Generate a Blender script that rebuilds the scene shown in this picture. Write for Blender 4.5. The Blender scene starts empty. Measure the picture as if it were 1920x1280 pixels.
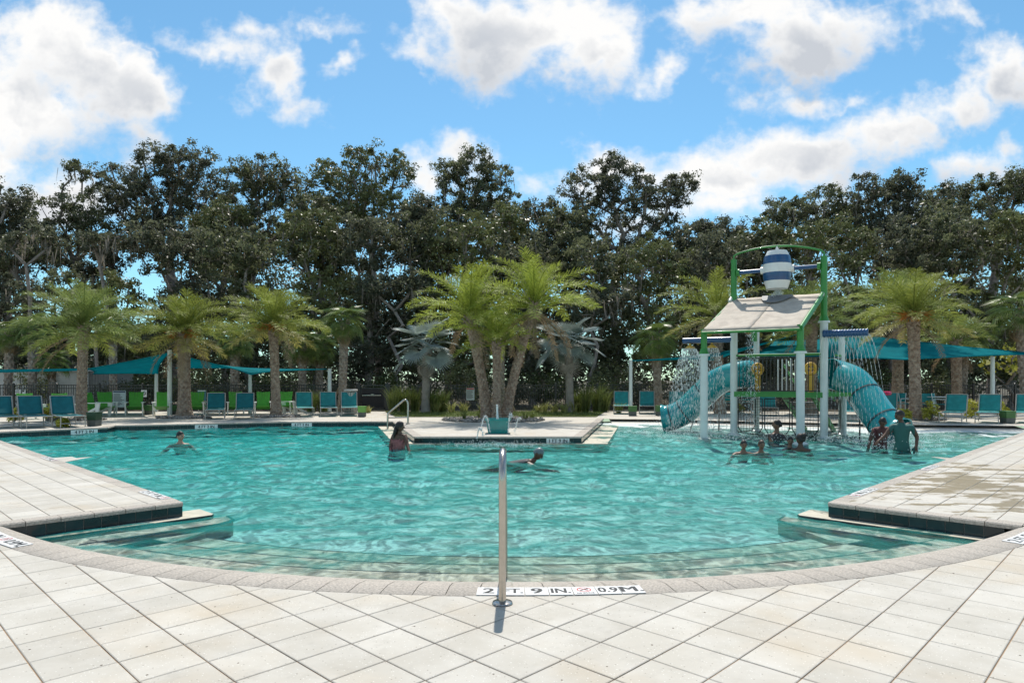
import bpy, bmesh, math, random
import numpy as np
from mathutils import Vector, Matrix, Euler
from mathutils.geometry import tessellate_polygon
random.seed(7); RNG = np.random.default_rng(11)
scene = bpy.context.scene
COL = scene.collection

# ------------------------------------------------------------------ camera
F, YH, H = 1265.0, 712.0, 1.377          # focal length and horizon in photo pixels, eye height in metres
cam_d = bpy.data.cameras.new('camera'); cam = bpy.data.objects.new('camera', cam_d); COL.objects.link(cam)
cam_d.sensor_width = 36.0; cam_d.lens = 36.0 * F / 1920.0; cam_d.shift_y = (YH - 640.0) / 1920.0
cam.location = (0, 0, H); cam.rotation_euler = (math.radians(90), 0, 0)
cam_d.clip_start = 0.05; cam_d.clip_end = 6000
scene.camera = cam

# ------------------------------------------------------------------ light, sky, exposure
SUN_EL, SUN_AZ = math.radians(60), math.radians(2)     # ahead of the camera, a little to the right
sd = bpy.data.lights.new('sun', 'SUN'); sd.energy = 4.5; sd.angle = math.radians(0.53); sd.color = (1.0, 0.95, 0.87)
sun = bpy.data.objects.new('sun', sd); COL.objects.link(sun)
sdir = Vector((math.cos(SUN_EL) * math.sin(SUN_AZ), math.cos(SUN_EL) * math.cos(SUN_AZ), math.sin(SUN_EL)))
sun.rotation_euler = sdir.to_track_quat('Z', 'Y').to_euler(); sun.location = (0, 20, 40)
scene.view_settings.view_transform = 'Standard'; scene.view_settings.look = 'None'
scene.view_settings.exposure = 0.12; scene.view_settings.gamma = 1.0; scene.view_settings.use_curve_mapping = False
cy = scene.cycles
cy.max_bounces = 8; cy.diffuse_bounces = 3; cy.glossy_bounces = 3; cy.transmission_bounces = 4; cy.transparent_max_bounces = 16
cy.volume_bounces = 0; cy.caustics_reflective = False; cy.caustics_refractive = False
cy.adaptive_threshold = 0.015; cy.sample_clamp_indirect = 6.0; cy.use_denoising = True

world = bpy.data.worlds.new('World'); scene.world = world; world.use_nodes = True
def build_world():
    nt = world.node_tree; nt.nodes.clear(); N = nt.nodes.new; L = nt.links.new
    out = N('ShaderNodeOutputWorld'); bg = N('ShaderNodeBackground'); L(bg.outputs[0], out.inputs[0])
    sky = N('ShaderNodeTexSky'); sky.sky_type = 'NISHITA'; sky.sun_disc = False
    sky.sun_elevation = SUN_EL; sky.sun_rotation = SUN_AZ; sky.altitude = 0; sky.air_density = 1.0; sky.dust_density = 0.25; sky.ozone_density = 1.6
    def math_(op, a, b=None, c=None, clamp=False):
        n = N('ShaderNodeMath'); n.operation = op; n.use_clamp = clamp
        for k, v in enumerate((a, b, c)):
            if v is None: continue
            if isinstance(v, (int, float)): n.inputs[k].default_value = v
            else: L(v, n.inputs[k])
        return n.outputs[0]
    def vec(op, a, b=None, c=None):
        n = N('ShaderNodeVectorMath'); n.operation = op
        for k, v in enumerate((a, b, c)):
            if v is None: continue
            if isinstance(v, tuple): n.inputs[k].default_value = v
            else: L(v, n.inputs[k])
        return n.outputs['Value'] if op in ('LENGTH', 'DOT_PRODUCT') else n.outputs['Vector']
    def rng(v, a, b, c=0., d=1., kind='SMOOTHSTEP'):
        n = N('ShaderNodeMapRange'); n.interpolation_type = kind; L(v, n.inputs[0])
        n.inputs[1].default_value = a; n.inputs[2].default_value = b; n.inputs[3].default_value = c; n.inputs[4].default_value = d
        return n.outputs[0]
    def noise(v, s, det, rough, dim='2D'):
        n = N('ShaderNodeTexNoise'); n.noise_dimensions = dim; L(v, n.inputs['Vector'])
        n.inputs['Scale'].default_value = s; n.inputs['Detail'].default_value = det; n.inputs['Roughness'].default_value = rough
        return n
    tc = N('ShaderNodeTexCoord'); d = tc.outputs['Generated']
    sep = N('ShaderNodeSeparateXYZ'); L(d, sep.inputs[0]); x, y, z = sep.outputs
    yy = math_('MAXIMUM', y, 0.05)
    u = math_('DIVIDE', x, yy); v = math_('DIVIDE', z, yy)
    comb = N('ShaderNodeCombineXYZ'); L(u, comb.inputs[0]); L(v, comb.inputs[1]); q0 = comb.outputs[0]
    wn = noise(q0, 5.0, 4.0, 0.55)
    warp = vec('MULTIPLY_ADD', vec('SUBTRACT', wn.outputs['Color'], (0.5, 0.5, 0.5)), (0.15, 0.10, 0.0), q0)
    wn2 = noise(q0, 21.0, 3.0, 0.6)
    warp = vec('MULTIPLY_ADD', vec('SUBTRACT', wn2.outputs['Color'], (0.5, 0.5, 0.5)), (0.05, 0.04, 0.0), warp)
    # cloud banks as they stand over the trees: azimuth / elevation tangents and half sizes (in photo pixels, turned to tangents)
    B = [(40,190,200,140),(165,115,95,85),(235,165,85,75),(90,90,85,70),(30,245,210,42),(240,245,50,35),(-10,310,75,45),(60,370,120,45),
         (400,100,60,28),(455,75,48,20),(512,130,48,50),(540,188,46,20),(565,50,50,13),(626,110,18,12),(300,105,16,12),
         (985,60,170,85),(1085,105,85,62),(1030,135,55,32),(880,20,60,40),(790,92,48,26),(775,128,16,16),(1190,150,40,18),(1252,130,25,32),
         (1400,25,170,48),(1480,75,105,62),(1290,35,60,30),(1570,50,85,50),(1505,180,62,28),(1590,168,38,12),
         (1885,125,70,58),(1800,200,85,48),(1680,255,115,62),(1530,300,140,62),(1370,345,130,52),(1120,305,100,40),(1060,350,75,36),(1230,330,80,40),
         (1860,315,90,32),(1915,260,28,42),(885,290,38,32),(790,335,48,36),(1760,18,40,18),(1835,80,48,18),(1350,400,260,34)]
    m = None; shade_n = None; shade_w = None
    for (px, py, rx, ry) in B:
        rx *= 1.18; ry *= 1.2
        sx, sy = F / rx, F / ry
        ln = vec('LENGTH', vec('MULTIPLY_ADD', warp, (sx, sy, 0.0), (-(px - 960) / F * sx, -(YH - py) / F * sy, 0.0)))
        fi = math_('MULTIPLY', math_('SUBTRACT', 1.0, ln), min(1.25, max(.30, min(rx, ry) / 62)))
        m = fi if m is None else math_('SMOOTH_MAX', m, fi, 0.2)
        if rx > 82:                                   # big banks are greyer towards their undersides
            k_ = math_('SUBTRACT', 1.35, ln, clamp=True); dv = math_('MULTIPLY', math_('SUBTRACT', v, (YH - py) / F), sy)
            a_ = math_('MULTIPLY', k_, dv); shade_n = a_ if shade_n is None else math_('ADD', shade_n, a_); shade_w = k_ if shade_w is None else math_('ADD', shade_w, k_)
    inner = math_('MAXIMUM', m, -1.5)
    # the same kind of broken cumulus carries on round the rest of the sky
    far = noise(vec('MULTIPLY', d, (1.0, 1.0, 2.2)), 2.6, 4.0, 0.55, '3D')
    outer = math_('MULTIPLY', math_('SUBTRACT', far.outputs['Fac'], 0.52), 4.0)
    w = math_('MULTIPLY', math_('MULTIPLY', rng(math_('ABSOLUTE', u), 1.0, 0.8), rng(v, 0.72, 0.58)), rng(y, 0.05, 0.2))
    fld = math_('ADD', math_('MULTIPLY', inner, w), math_('MULTIPLY', outer, math_('SUBTRACT', 1.0, w)))
    qd = vec('MULTIPLY', q0, (1.0, 1.25, 1.0))
    fb = noise(qd, 8.0, 6.0, 0.62)
    bl = noise(warp, 15.0, 2.0, 0.5)
    puff = math_('SUBTRACT', 0.22, math_('ABSOLUTE', math_('SUBTRACT', bl.outputs['Fac'], 0.5)))
    dens = math_('ADD', fld, math_('ADD', math_('MULTIPLY', math_('SUBTRACT', fb.outputs['Fac'], 0.5), 1.9), math_('MULTIPLY', puff, 0.9)))
    mask = rng(dens, -0.12, 0.78)
    under = math_('DIVIDE', shade_n, math_('ADD', shade_w, 0.25))
    # thick hearts and undersides grey, edges white
    sh = noise(qd, 3.6, 3.0, 0.5)
    thick = math_('ADD', math_('MULTIPLY', rng(dens, 0.4, 1.5), 0.7), math_('SUBTRACT', math_('MULTIPLY', math_('SUBTRACT', sh.outputs['Fac'], 0.5), 1.1), math_('MULTIPLY', under, 0.95)), clamp=True)
    cc = N('ShaderNodeMix'); cc.data_type = 'RGBA'; L(thick, cc.inputs[0])
    cc.inputs[6].default_value = (1.0, 0.995, 0.985, 1); cc.inputs[7].default_value = (0.60, 0.635, 0.69, 1)
    # air light: Nishita, its blue kept deep as in the photograph
    tint = N('ShaderNodeMix'); tint.data_type = 'RGBA'; tint.blend_type = 'MULTIPLY'; tint.inputs[0].default_value = 1.0
    L(sky.outputs[0], tint.inputs[6]); tint.inputs[7].default_value = SKY_TINT
    sc = N('ShaderNodeMix'); sc.data_type = 'RGBA'; L(mask, sc.inputs[0]); L(tint.outputs[2], sc.inputs[6])
    up = vec('SCALE', cc.outputs[2]); up_n = nt.nodes[-1]; up_n.inputs['Scale'].default_value = 1.0 / SKY_STRENGTH * 0.92
    L(up, sc.inputs[7]); L(sc.outputs[2], bg.inputs[0]); bg.inputs[1].default_value = SKY_STRENGTH
SKY_STRENGTH = 0.11
SKY_TINT = (0.80, 1.20, 1.24, 1)
build_world()
world.cycles.sampling_method = 'MANUAL'; world.cycles.sample_map_resolution = 256

# ------------------------------------------------------------------ helpers
def G(px, py, z=0.0):
    Y = F * (H - z) / (py - YH); return Vector(((px - 960) / F * Y, Y, z))
def V(px, py, Y):
    return Vector(((px - 960) / F * Y, Y, H - (py - YH) / F * Y))
def link(o, parent=None):
    COL.objects.link(o)
    if parent is not None: o.parent = parent
    return o
def tag(o, label=None, cat=None, group=None, kind=None):
    if label: o['label'] = label
    if cat: o['category'] = cat
    if group: o['group'] = group
    if kind: o['kind'] = kind
    return o
def thing(name, label, cat, loc=(0, 0, 0), rz=0.0, group=None, scale=1.0):
    o = bpy.data.objects.new(name, None); o.empty_display_size = 0.2; link(o)
    o.location = loc; o.rotation_euler = (0, 0, rz); o.scale = (scale,) * 3
    return tag(o, label, cat, group)
def copy_tree(o, parent=None):
    c = o.copy(); COL.objects.link(c)
    if parent is not None: c.parent = parent
    for ch in list(o.children): copy_tree(ch, c)
    return c

class MB:
    def __init__(s): s.v = []; s.f = []
    def add(s, vs, fs):
        k = len(s.v); s.v += [tuple(p) for p in vs]; s.f += [tuple(i + k for i in f) for f in fs]; return s
    def box(s, c, size, rot=None, taper=1.0):
        hx, hy, hz = size[0] / 2, size[1] / 2, size[2] / 2; vs = []
        for z in (-hz, hz):
            t = taper if z > 0 else 1.0
            for (x, y) in ((-hx, -hy), (hx, -hy), (hx, hy), (-hx, hy)): vs.append(Vector((x * t, y * t, z)))
        if rot is not None:
            R = rot if isinstance(rot, Matrix) else Euler(rot).to_matrix()
            vs = [R @ p for p in vs]
        c = Vector(c); vs = [p + c for p in vs]
        return s.add(vs, [(3, 2, 1, 0), (4, 5, 6, 7), (0, 1, 5, 4), (1, 2, 6, 5), (2, 3, 7, 6), (3, 0, 4, 7)])
    def bar(s, p0, p1, w, h, up=(0, 0, 1)):
        p0 = Vector(p0); p1 = Vector(p1); d = (p1 - p0).normalized(); up = Vector(up)
        if abs(d.dot(up)) > 0.98: up = Vector((0, 1, 0))
        sx = d.cross(up).normalized(); sz = sx.cross(d)
        vs = []
        for p in (p0, p1):
            for (a, b) in ((-1, -1), (1, -1), (1, 1), (-1, 1)): vs.append(p + sx * a * w / 2 + sz * b * h / 2)
        return s.add(vs, [(0, 1, 2, 3), (7, 6, 5, 4), (0, 4, 5, 1), (1, 5, 6, 2), (2, 6, 7, 3), (3, 7, 4, 0)])
    def tube(s, pts, rad, n=10, cap=True, ell=1.0):
        pts = [Vector(p) for p in pts]; m = len(pts)
        if isinstance(rad, (int, float)): rad = [rad] * m
        ref = None; rings = []
        for k in range(m):
            d = (pts[min(k + 1, m - 1)] - pts[max(k - 1, 0)])
            d = d.normalized() if d.length > 1e-9 else Vector((0, 0, 1))
            if ref is None:
                ref = Vector((0, 0, 1)) if abs(d.z) < 0.9 else Vector((1, 0, 0))
                sx = d.cross(ref).normalized()
            else:
                sx = (sx - d * sx.dot(d)); sx = sx.normalized() if sx.length > 1e-6 else d.orthogonal().normalized()
            sy = d.cross(sx)
            rings.append([pts[k] + (sx * math.cos(2 * math.pi * j / n) + sy * math.sin(2 * math.pi * j / n) * ell) * rad[k] for j in range(n)])
        vs = [p for r in rings for p in r]; fs = []
        for k in range(m - 1):
            for j in range(n):
                a, b = k * n + j, k * n + (j + 1) % n
                fs.append((a, b, b + n, a + n))
        if cap: fs.append(tuple(range(n - 1, -1, -1))); fs.append(tuple(range((m - 1) * n, m * n)))
        return s.add(vs, fs)
    def lathe(s, prof, n=20, c=(0, 0, 0), cap=True):
        c = Vector(c); vs = []; fs = []; m = len(prof)
        for (r, z) in prof:
            for j in range(n): vs.append(c + Vector((r * math.cos(2 * math.pi * j / n), r * math.sin(2 * math.pi * j / n), z)))
        for k in range(m - 1):
            for j in range(n):
                a, b = k * n + j, k * n + (j + 1) % n
                fs.append((a, b, b + n, a + n))
        if cap: fs.append(tuple(range(n - 1, -1, -1))); fs.append(tuple(range((m - 1) * n, m * n)))
        return s.add(vs, fs)
    def ball(s, c, r, n=8, m=6, sc=(1, 1, 1)):
        c = Vector(c); vs = []; fs = []
        for k in range(m + 1):
            t = math.pi * k / m
            for j in range(n):
                a = 2 * math.pi * j / n
                vs.append(c + Vector((r * math.sin(t) * math.cos(a) * sc[0], r * math.sin(t) * math.sin(a) * sc[1], r * math.cos(t) * sc[2])))
        for k in range(m):
            for j in range(n):
                a, b = k * n + j, k * n + (j + 1) % n
                fs.append((a, a + n, b + n, b))
        return s.add(vs, fs)
    def prism(s, poly, z0, z1):
        n = len(poly); vs = [(p[0], p[1], z0) for p in poly] + [(p[0], p[1], z1) for p in poly]
        fs = [tuple(range(n - 1, -1, -1)), tuple(range(n, 2 * n))]
        for j in range(n): fs.append((j, (j + 1) % n, (j + 1) % n + n, j + n))
        return s.add(vs, fs)
    def mesh(s, name='m'):
        me = bpy.data.meshes.new(name); me.from_pydata([tuple(p) for p in s.v], [], s.f); me.update(); return me
    def build(s, name, mat, parent=None, smooth=False, off=None, kind=None):
        if off is not None:
            off = Vector(off); s.v = [tuple(Vector(p) - off) for p in s.v]
        me = s.mesh(name)
        if smooth: shade(me, smooth if isinstance(smooth, (int, float)) and smooth is not True else 40)
        me.materials.append(mat); o = bpy.data.objects.new(name, me); link(o, parent)
        if kind: o['kind'] = kind
        return o
def shade(me, ang=40):
    me.shade_smooth()
    try: me.set_sharp_from_angle(angle=math.radians(ang))
    except Exception: pass
def np_mesh(name, verts, quads, mat, smooth=False):
    verts = np.asarray(verts, np.float32); quads = np.asarray(quads, np.int32)
    me = bpy.data.meshes.new(name); k = quads.shape[1]
    me.vertices.add(len(verts)); me.vertices.foreach_set('co', verts.ravel())
    me.loops.add(quads.size); me.loops.foreach_set('vertex_index', quads.ravel())
    me.polygons.add(len(quads)); me.polygons.foreach_set('loop_start', np.arange(0, quads.size, k, dtype=np.int32))
    me.polygons.foreach_set('loop_total', np.full(len(quads), k, np.int32))
    me.update(calc_edges=True); me.validate()
    if smooth: me.shade_smooth()
    me.materials.append(mat); return me
def bevel_mesh(me, w, seg=1):
    bm = bmesh.new(); bm.from_mesh(me)
    bmesh.ops.bevel(bm, geom=[e for e in bm.edges], offset=w, segments=seg, profile=0.6, affect='EDGES', clamp_overlap=True)
    bm.to_mesh(me); bm.free()

# ------------------------------------------------------------------ materials
MATS = {}
def mat(name, col, rough=0.6, metal=0.0, spec=0.5, var=0.0, vscale=8.0, bump=0.0, bscale=40.0, col2=None, randv=0.0, transl=0.0, coat=0.0, detail=5.0, contrast=(0.35, 0.65)):
    if name in MATS: return MATS[name]
    m = bpy.data.materials.new(name); m.use_nodes = True; nt = m.node_tree; N = nt.nodes.new; L = nt.links.new
    b = nt.nodes['Principled BSDF']; c = tuple(col) + (1,)
    b.inputs['Base Color'].default_value = c; b.inputs['Roughness'].default_value = rough; b.inputs['Metallic'].default_value = metal
    b.inputs['Specular IOR Level'].default_value = spec; b.inputs['Coat Weight'].default_value = coat
    tc = N('ShaderNodeTexCoord'); co = tc.outputs['Object']; colour = None
    if var > 0 or col2:
        n = N('ShaderNodeTexNoise'); n.inputs['Scale'].default_value = vscale; n.inputs['Detail'].default_value = detail; n.inputs['Roughness'].default_value = 0.6
        L(co, n.inputs['Vector'])
        r = N('ShaderNodeMapRange'); L(n.outputs['Fac'], r.inputs[0]); r.inputs[1].default_value = contrast[0]; r.inputs[2].default_value = contrast[1]
        mx = N('ShaderNodeMix'); mx.data_type = 'RGBA'; L(r.outputs[0], mx.inputs[0])
        c2 = tuple(col2) + (1,) if col2 else tuple(x * (1 + var) for x in col) + (1,)
        mx.inputs[6].default_value = c if col2 else tuple(x * (1 - var) for x in col) + (1,); mx.inputs[7].default_value = c2
        colour = mx.outputs[2]
    if randv > 0:
        oi = N('ShaderNodeObjectInfo'); r = N('ShaderNodeMapRange'); L(oi.outputs['Random'], r.inputs[0]); r.inputs[3].default_value = 1 - randv; r.inputs[4].default_value = 1 + randv
        h = N('ShaderNodeHueSaturation'); L(r.outputs[0], h.inputs['Value'])
        if colour is None: h.inputs['Color'].default_value = c
        else: L(colour, h.inputs['Color'])
        colour = h.outputs[0]
    if colour is not None: L(colour, b.inputs['Base Color'])
    if bump > 0:
        n = N('ShaderNodeTexNoise'); n.inputs['Scale'].default_value = bscale; n.inputs['Detail'].default_value = 6; L(co, n.inputs['Vector'])
        bp = N('ShaderNodeBump'); bp.inputs['Strength'].default_value = 1.0; bp.inputs['Distance'].default_value = bump; L(n.outputs['Fac'], bp.inputs['Height']); L(bp.outputs[0], b.inputs['Normal'])
    if transl > 0:
        t = N('ShaderNodeBsdfTranslucent'); mx = N('ShaderNodeMixShader'); mx.inputs[0].default_value = transl
        if colour is not None: L(colour, t.inputs[0])
        else: t.inputs[0].default_value = c
        o = nt.nodes['Material Output']; L(b.outputs[0], mx.inputs[1]); L(t.outputs[0], mx.inputs[2]); L(mx.outputs[0], o.inputs[0])
    MATS[name] = m; return m
# ------------------------------------------------------------------ the paving grid (12 inch pavers laid at 45 degrees)
TH = 0.77235; S = 0.3078; OX, OY = -1.0603, 3.7446
EI = Vector((math.cos(TH), -math.sin(TH))); EJ = Vector((math.sin(TH), math.cos(TH)))
def gp(i, j): return Vector((OX, OY)) + EI * (i * S) + EJ * (j * S)
def gij(p): q = Vector((p[0] - OX, p[1] - OY)); return q.dot(EI) / S, q.dot(EJ) / S
WZ = -0.17                                   # water level below the deck
CO = (0.0, 11.82); RO = 7.517                # outer edge of the curved entry
CI = (0.0, 13.605); RI = 8.40                # where the entry meets the water
CL, CR = gp(-15, 3), gp(2, 19.5)             # the two near corners of the side decks
def oc(phi, r=RO): return Vector((CO[0] + r * math.sin(phi), CO[1] - r * math.cos(phi)))
def on_inner(phi):
    p = oc(phi); d = (Vector(CO) - p).normalized(); q = p - Vector(CI); b = q.dot(d); c = q.length_squared - RI * RI
    return p + d * (-b - math.sqrt(max(b * b - c, 0.0)))
PHQ = math.radians(42.5)
xy = lambda v: Vector((v[0], v[1]))
P_LL = Vector((-14.0, 17.55)); P2 = xy(G(201, 800.6)); P3 = xy(G(214, 797.2)); P4 = xy(G(529, 790.3)); P5 = xy(G(724, 789.2))
N1, N2, N3, N4 = xy(G(737, 789.5)), xy(G(777, 818)), xy(G(1090, 818)), xy(G(1131, 784))
BEACH = [Vector((3.5, 23.9)), Vector((5.3, 23.6)), Vector((8.2, 22.4)), Vector((11.8, 20.9)), Vector((15.4, 20.2))]
P_RR = CR + EJ * 16.6
QL, QR = CL - EJ * 1.62, CR + EI * 1.62
ARC = [oc(-PHQ + 2 * PHQ * k / 40) for k in range(41)]

M_stone = mat('coping_stone', (0.405, 0.362, 0.312), 0.85, var=0.30, vscale=60, bump=0.004, bscale=140, randv=0.07)
M_plaster = mat('pool_plaster', (0.56, 0.62, 0.60), 0.7, var=0.05, vscale=3, bump=0.002)
M_dark_tile = mat('teal_glazed_tile', (0.006, 0.022, 0.027), 0.14, spec=0.5, var=0.3, vscale=3, randv=0.3)
M_grout = mat('grout', (0.42, 0.41, 0.37), 0.9, var=0.1)
M_nose = mat('nosing_tile', (0.10, 0.14, 0.13), 0.5, var=.3, vscale=4)
M_ledge = mat('ledge_plaster', (0.50, 0.46, 0.36), 0.65, var=0.12, vscale=7, bump=0.002)

def paver_material(name, far):
    m = bpy.data.materials.new(name); m.use_nodes = True; nt = m.node_tree; N = nt.nodes.new; L = nt.links.new
    b = nt.nodes['Principled BSDF']; b.inputs['Roughness'].default_value = 0.8; b.inputs['Specular IOR Level'].default_value = 0.3
    geo = N('ShaderNodeNewGeometry'); P = geo.outputs['Position']
    def noise(s, det, r=0.6):
        n = N('ShaderNodeTexNoise'); n.inputs['Scale'].default_value = s; n.inputs['Detail'].default_value = det; n.inputs['Roughness'].default_value = r; L(P, n.inputs['Vector']); return n.outputs['Fac']
    def rng(v, a, c, lo=0., hi=1.):
        r = N('ShaderNodeMapRange'); r.interpolation_type = 'SMOOTHSTEP'; L(v, r.inputs[0]); r.inputs[1].default_value = a; r.inputs[2].default_value = c; r.inputs[3].default_value = lo; r.inputs[4].default_value = hi; return r.outputs[0]
    def mix(f, a, c):
        x = N('ShaderNodeMix'); x.data_type = 'RGBA'; L(f, x.inputs[0])
        for k, w in ((6, a), (7, c)):
            if isinstance(w, tuple): x.inputs[k].default_value = w + (1,)
            else: L(w, x.inputs[k])
        return x.outputs[2]
    def mth(op, a, c=None):
        n = N('ShaderNodeMath'); n.operation = op
        for k, w in enumerate((a, c)):
            if w is None: continue
            if isinstance(w, (int, float)): n.inputs[k].default_value = w
            else: L(w, n.inputs[k])
        return n.outputs[0]
    c = mix(rng(noise(2.2, 4), .35, .7), (0.475, 0.443, 0.385), (0.548, 0.518, 0.463))
    c = mix(rng(noise(0.9, 3), .48, .75, 0, .6), c, (0.47, 0.385, 0.275))                     # faint tan bloom
    c = mix(rng(noise(5.5, 6, .7), .52, .72, 0, .35), c, (0.36, 0.335, 0.29))                 # grey foot traffic
    # shell and stone chips in the paver face
    vo = N('ShaderNodeTexVoronoi'); vo.inputs['Scale'].default_value = 42; L(P, vo.inputs['Vector'])
    wn = N('ShaderNodeTexWhiteNoise'); L(vo.outputs['Color'], wn.inputs['Vector'])
    chip = mth('MULTIPLY', rng(vo.outputs['Distance'], .20, .10), mth('GREATER_THAN', wn.outputs['Value'], 0.72))
    c = mix(mth('MULTIPLY', chip, 0.75), c, (0.20, 0.17, 0.13))
    vo2 = N('ShaderNodeTexVoronoi'); vo2.inputs['Scale'].default_value = 75; L(P, vo2.inputs['Vector'])
    wn2 = N('ShaderNodeTexWhiteNoise'); L(vo2.outputs['Color'], wn2.inputs['Vector'])
    c = mix(mth('MULTIPLY', mth('MULTIPLY', rng(vo2.outputs['Distance'], .3, .15), mth('GREATER_THAN', wn2.outputs['Value'], 0.8)), .6), c, (0.78, 0.77, 0.73))
    vo3 = N('ShaderNodeTexVoronoi'); vo3.inputs['Scale'].default_value = 11; L(P, vo3.inputs['Vector'])
    wn3 = N('ShaderNodeTexWhiteNoise'); L(vo3.outputs['Color'], wn3.inputs['Vector'])
    c = mix(mth('MULTIPLY', rng(vo3.outputs['Distance'], .085, .05), mth('GREATER_THAN', wn3.outputs['Value'], 0.6)), c, (0.06, 0.035, 0.02))
    oi = N('ShaderNodeObjectInfo'); h = N('ShaderNodeHueSaturation'); L(c, h.inputs['Color']); L(rng(oi.outputs['Random'], 0, 1, .955, 1.035), h.inputs['Value']); c = h.outputs[0]
    # splashed water lying on the right hand deck, darkening what it wets
    sep = N('ShaderNodeSeparateXYZ'); L(P, sep.inputs[0]); X, Y, Z = sep.outputs
    mp = N('ShaderNodeMapping'); mp.inputs['Rotation'].default_value = (0, 0, math.radians(8)); mp.inputs['Scale'].default_value = (1.0, 2.4, 1.0); L(P, mp.inputs['Vector'])
    nz = N('ShaderNodeTexNoise'); nz.inputs['Scale'].default_value = 1.5; nz.inputs['Detail'].default_value = 7; nz.inputs['Roughness'].default_value = 0.62; L(mp.outputs[0], nz.inputs['Vector'])
    ddx = mth('SUBTRACT', X, 6.2); ddy = mth('SUBTRACT', Y, 8.9)
    rr = mth('SQRT', mth('ADD', mth('MULTIPLY', mth('MULTIPLY', ddx, ddx), 0.16), mth('MULTIPLY', mth('MULTIPLY', ddy, ddy), 0.17)))
    wet = rng(mth('SUBTRACT', nz.outputs['Fac'], mth('MULTIPLY', rr, 0.13)), .425, .46)
    c = mix(mth('MULTIPLY', wet, .85), c, (0.30, 0.235, 0.14))
    L(rng(wet, 0, 1, .8, .28), b.inputs['Roughness'])
    if far:
        for a, o in ((EI, EI.dot(Vector((OX, OY)))), (EJ, EJ.dot(Vector((OX, OY))))):
            d = N('ShaderNodeVectorMath'); d.operation = 'DOT_PRODUCT'; L(P, d.inputs[0]); d.inputs[1].default_value = (a.x / S, a.y / S, 0)
            fr = mth('FRACT', mth('SUBTRACT', d.outputs['Value'], o / S)); e = mth('ABSOLUTE', mth('SUBTRACT', fr, 0.5))
            c = mix(mth('GREATER_THAN', e, 0.5 - 0.013), c, (0.36, 0.25, 0.16))
    L(c, b.inputs['Base Color'])
    bp = N('ShaderNodeBump'); bp.inputs['Distance'].default_value = 0.0015; L(noise(160, 5), bp.inputs['Height']); L(bp.outputs[0], b.inputs['Normal'])
    MATS[name] = m; return m
M_paver = paver_material('paver_face', False); M_deck = paver_material('paver_deck', True)

# ------------------------------------------------------------------ ground and deck sheets
def sheet(name, loops, z, material, kind='structure'):
    polys = [[Vector((p[0], p[1], z)) for p in lp] for lp in loops]
    tris = tessellate_polygon(polys); vs = [p for lp in polys for p in lp]
    me = bpy.data.meshes.new(name); me.from_pydata([tuple(p) for p in vs], [], [tuple(t) for t in tris]); me.update()
    for p in me.polygons:
        if p.normal.z < 0: p.flip()
    me.materials.append(material); o = link(bpy.data.objects.new(name, me)); o['kind'] = kind; return o
HOLE = [CL, P_LL, P2, P3, P4, P5, N1, N2, N3, N4] + BEACH + [P_RR, CR, QR] + [oc(PHQ - 2 * PHQ * k / 40, RO - 0.05) for k in range(41)] + [QL]
deck = sheet('pool_deck', [[(-34, -16), (34, -16), (34, 29.6), (-34, 29.6)], HOLE], -0.007, M_deck)
M_soil = mat('leaf_litter_soil', (0.10, 0.075, 0.05), 0.95, col2=(0.045, 0.045, 0.022), vscale=1.2, bump=0.02, bscale=12)
g = MB(); g.add([(-900, -300, -0.06), (900, -300, -0.06), (900, -16, -0.06), (-900, -16, -0.06)], [(0, 1, 2, 3)])
g.add([(-900, 29.6, -0.06), (900, 29.6, -0.06), (900, 1600, -0.06), (-900, 1600, -0.06)], [(0, 1, 2, 3)])
g.add([(-900, -16, -0.06), (-34, -16, -0.06), (-34, 29.6, -0.06), (-900, 29.6, -0.06)], [(0, 1, 2, 3)])
g.add([(34, -16, -0.06), (900, -16, -0.06), (900, 29.6, -0.06), (34, 29.6, -0.06)], [(0, 1, 2, 3)])
g.build('ground', M_soil)['kind'] = 'structure'

# pavers: the near ones one by one, the receding rest as one mass
def clip_poly(poly, n, c):                   # keep n.p >= c
    out = []
    for k in range(len(poly)):
        a, b = poly[k - 1], poly[k]; da, db = n.dot(a) - c, n.dot(b) - c
        if da >= 0: out.append(a)
        if (da >= 0) != (db >= 0): out.append(a + (b - a) * (da / (da - db)))
    return out
GAP = 0.0034
cells = []
for i in range(-80, 75):
    for j in range(-40, 100):
        c = gp(i + .5, j + .5)
        if c.y < 1.0 or c.y > 22 or abs(c.x) > 3 + 0.95 * c.y: continue
        poly = [gp(i, j) + EI * GAP + EJ * GAP, gp(i + 1, j) - EI * GAP + EJ * GAP, gp(i + 1, j + 1) - EI * GAP - EJ * GAP, gp(i, j + 1) + EI * GAP - EJ * GAP]
        d = (c - Vector(CO)).length; full = True
        inL = (i + .5 < -15) and (j + .5 < 3); inR = (i + .5 > 2) and (j + .5 > 19.5)
        if inL:
            poly2 = clip_poly(clip_poly(poly, -EI, -(gp(-15.5, 0).dot(EI)) + GAP), -EJ, -(gp(0, 2.5).dot(EJ)) + GAP)
        elif inR:
            poly2 = clip_poly(clip_poly(poly, EI, gp(2.5, 0).dot(EI) + GAP), EJ, gp(0, 20).dot(EJ) + GAP)
        elif d < RO - 0.24 or c.y > 12: continue
        elif d < RO + 0.24:
            n = (c - Vector(CO)).normalized(); poly2 = clip_poly(poly, n, n.dot(Vector(CO)) + RO + 0.007)
        else: poly2 = poly
        if len(poly2) < 3: continue
        A = abs(sum(poly2[k - 1].x * poly2[k].y - poly2[k].x * poly2[k - 1].y for k in range(len(poly2)))) / 2
        if A < 0.0015: continue
        cells.append((c, poly2, A > 0.98 * (S - 2 * GAP) ** 2))
def inframe(c): return c.y > 2.9 and abs(c.x) < 0.80 * c.y
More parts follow.
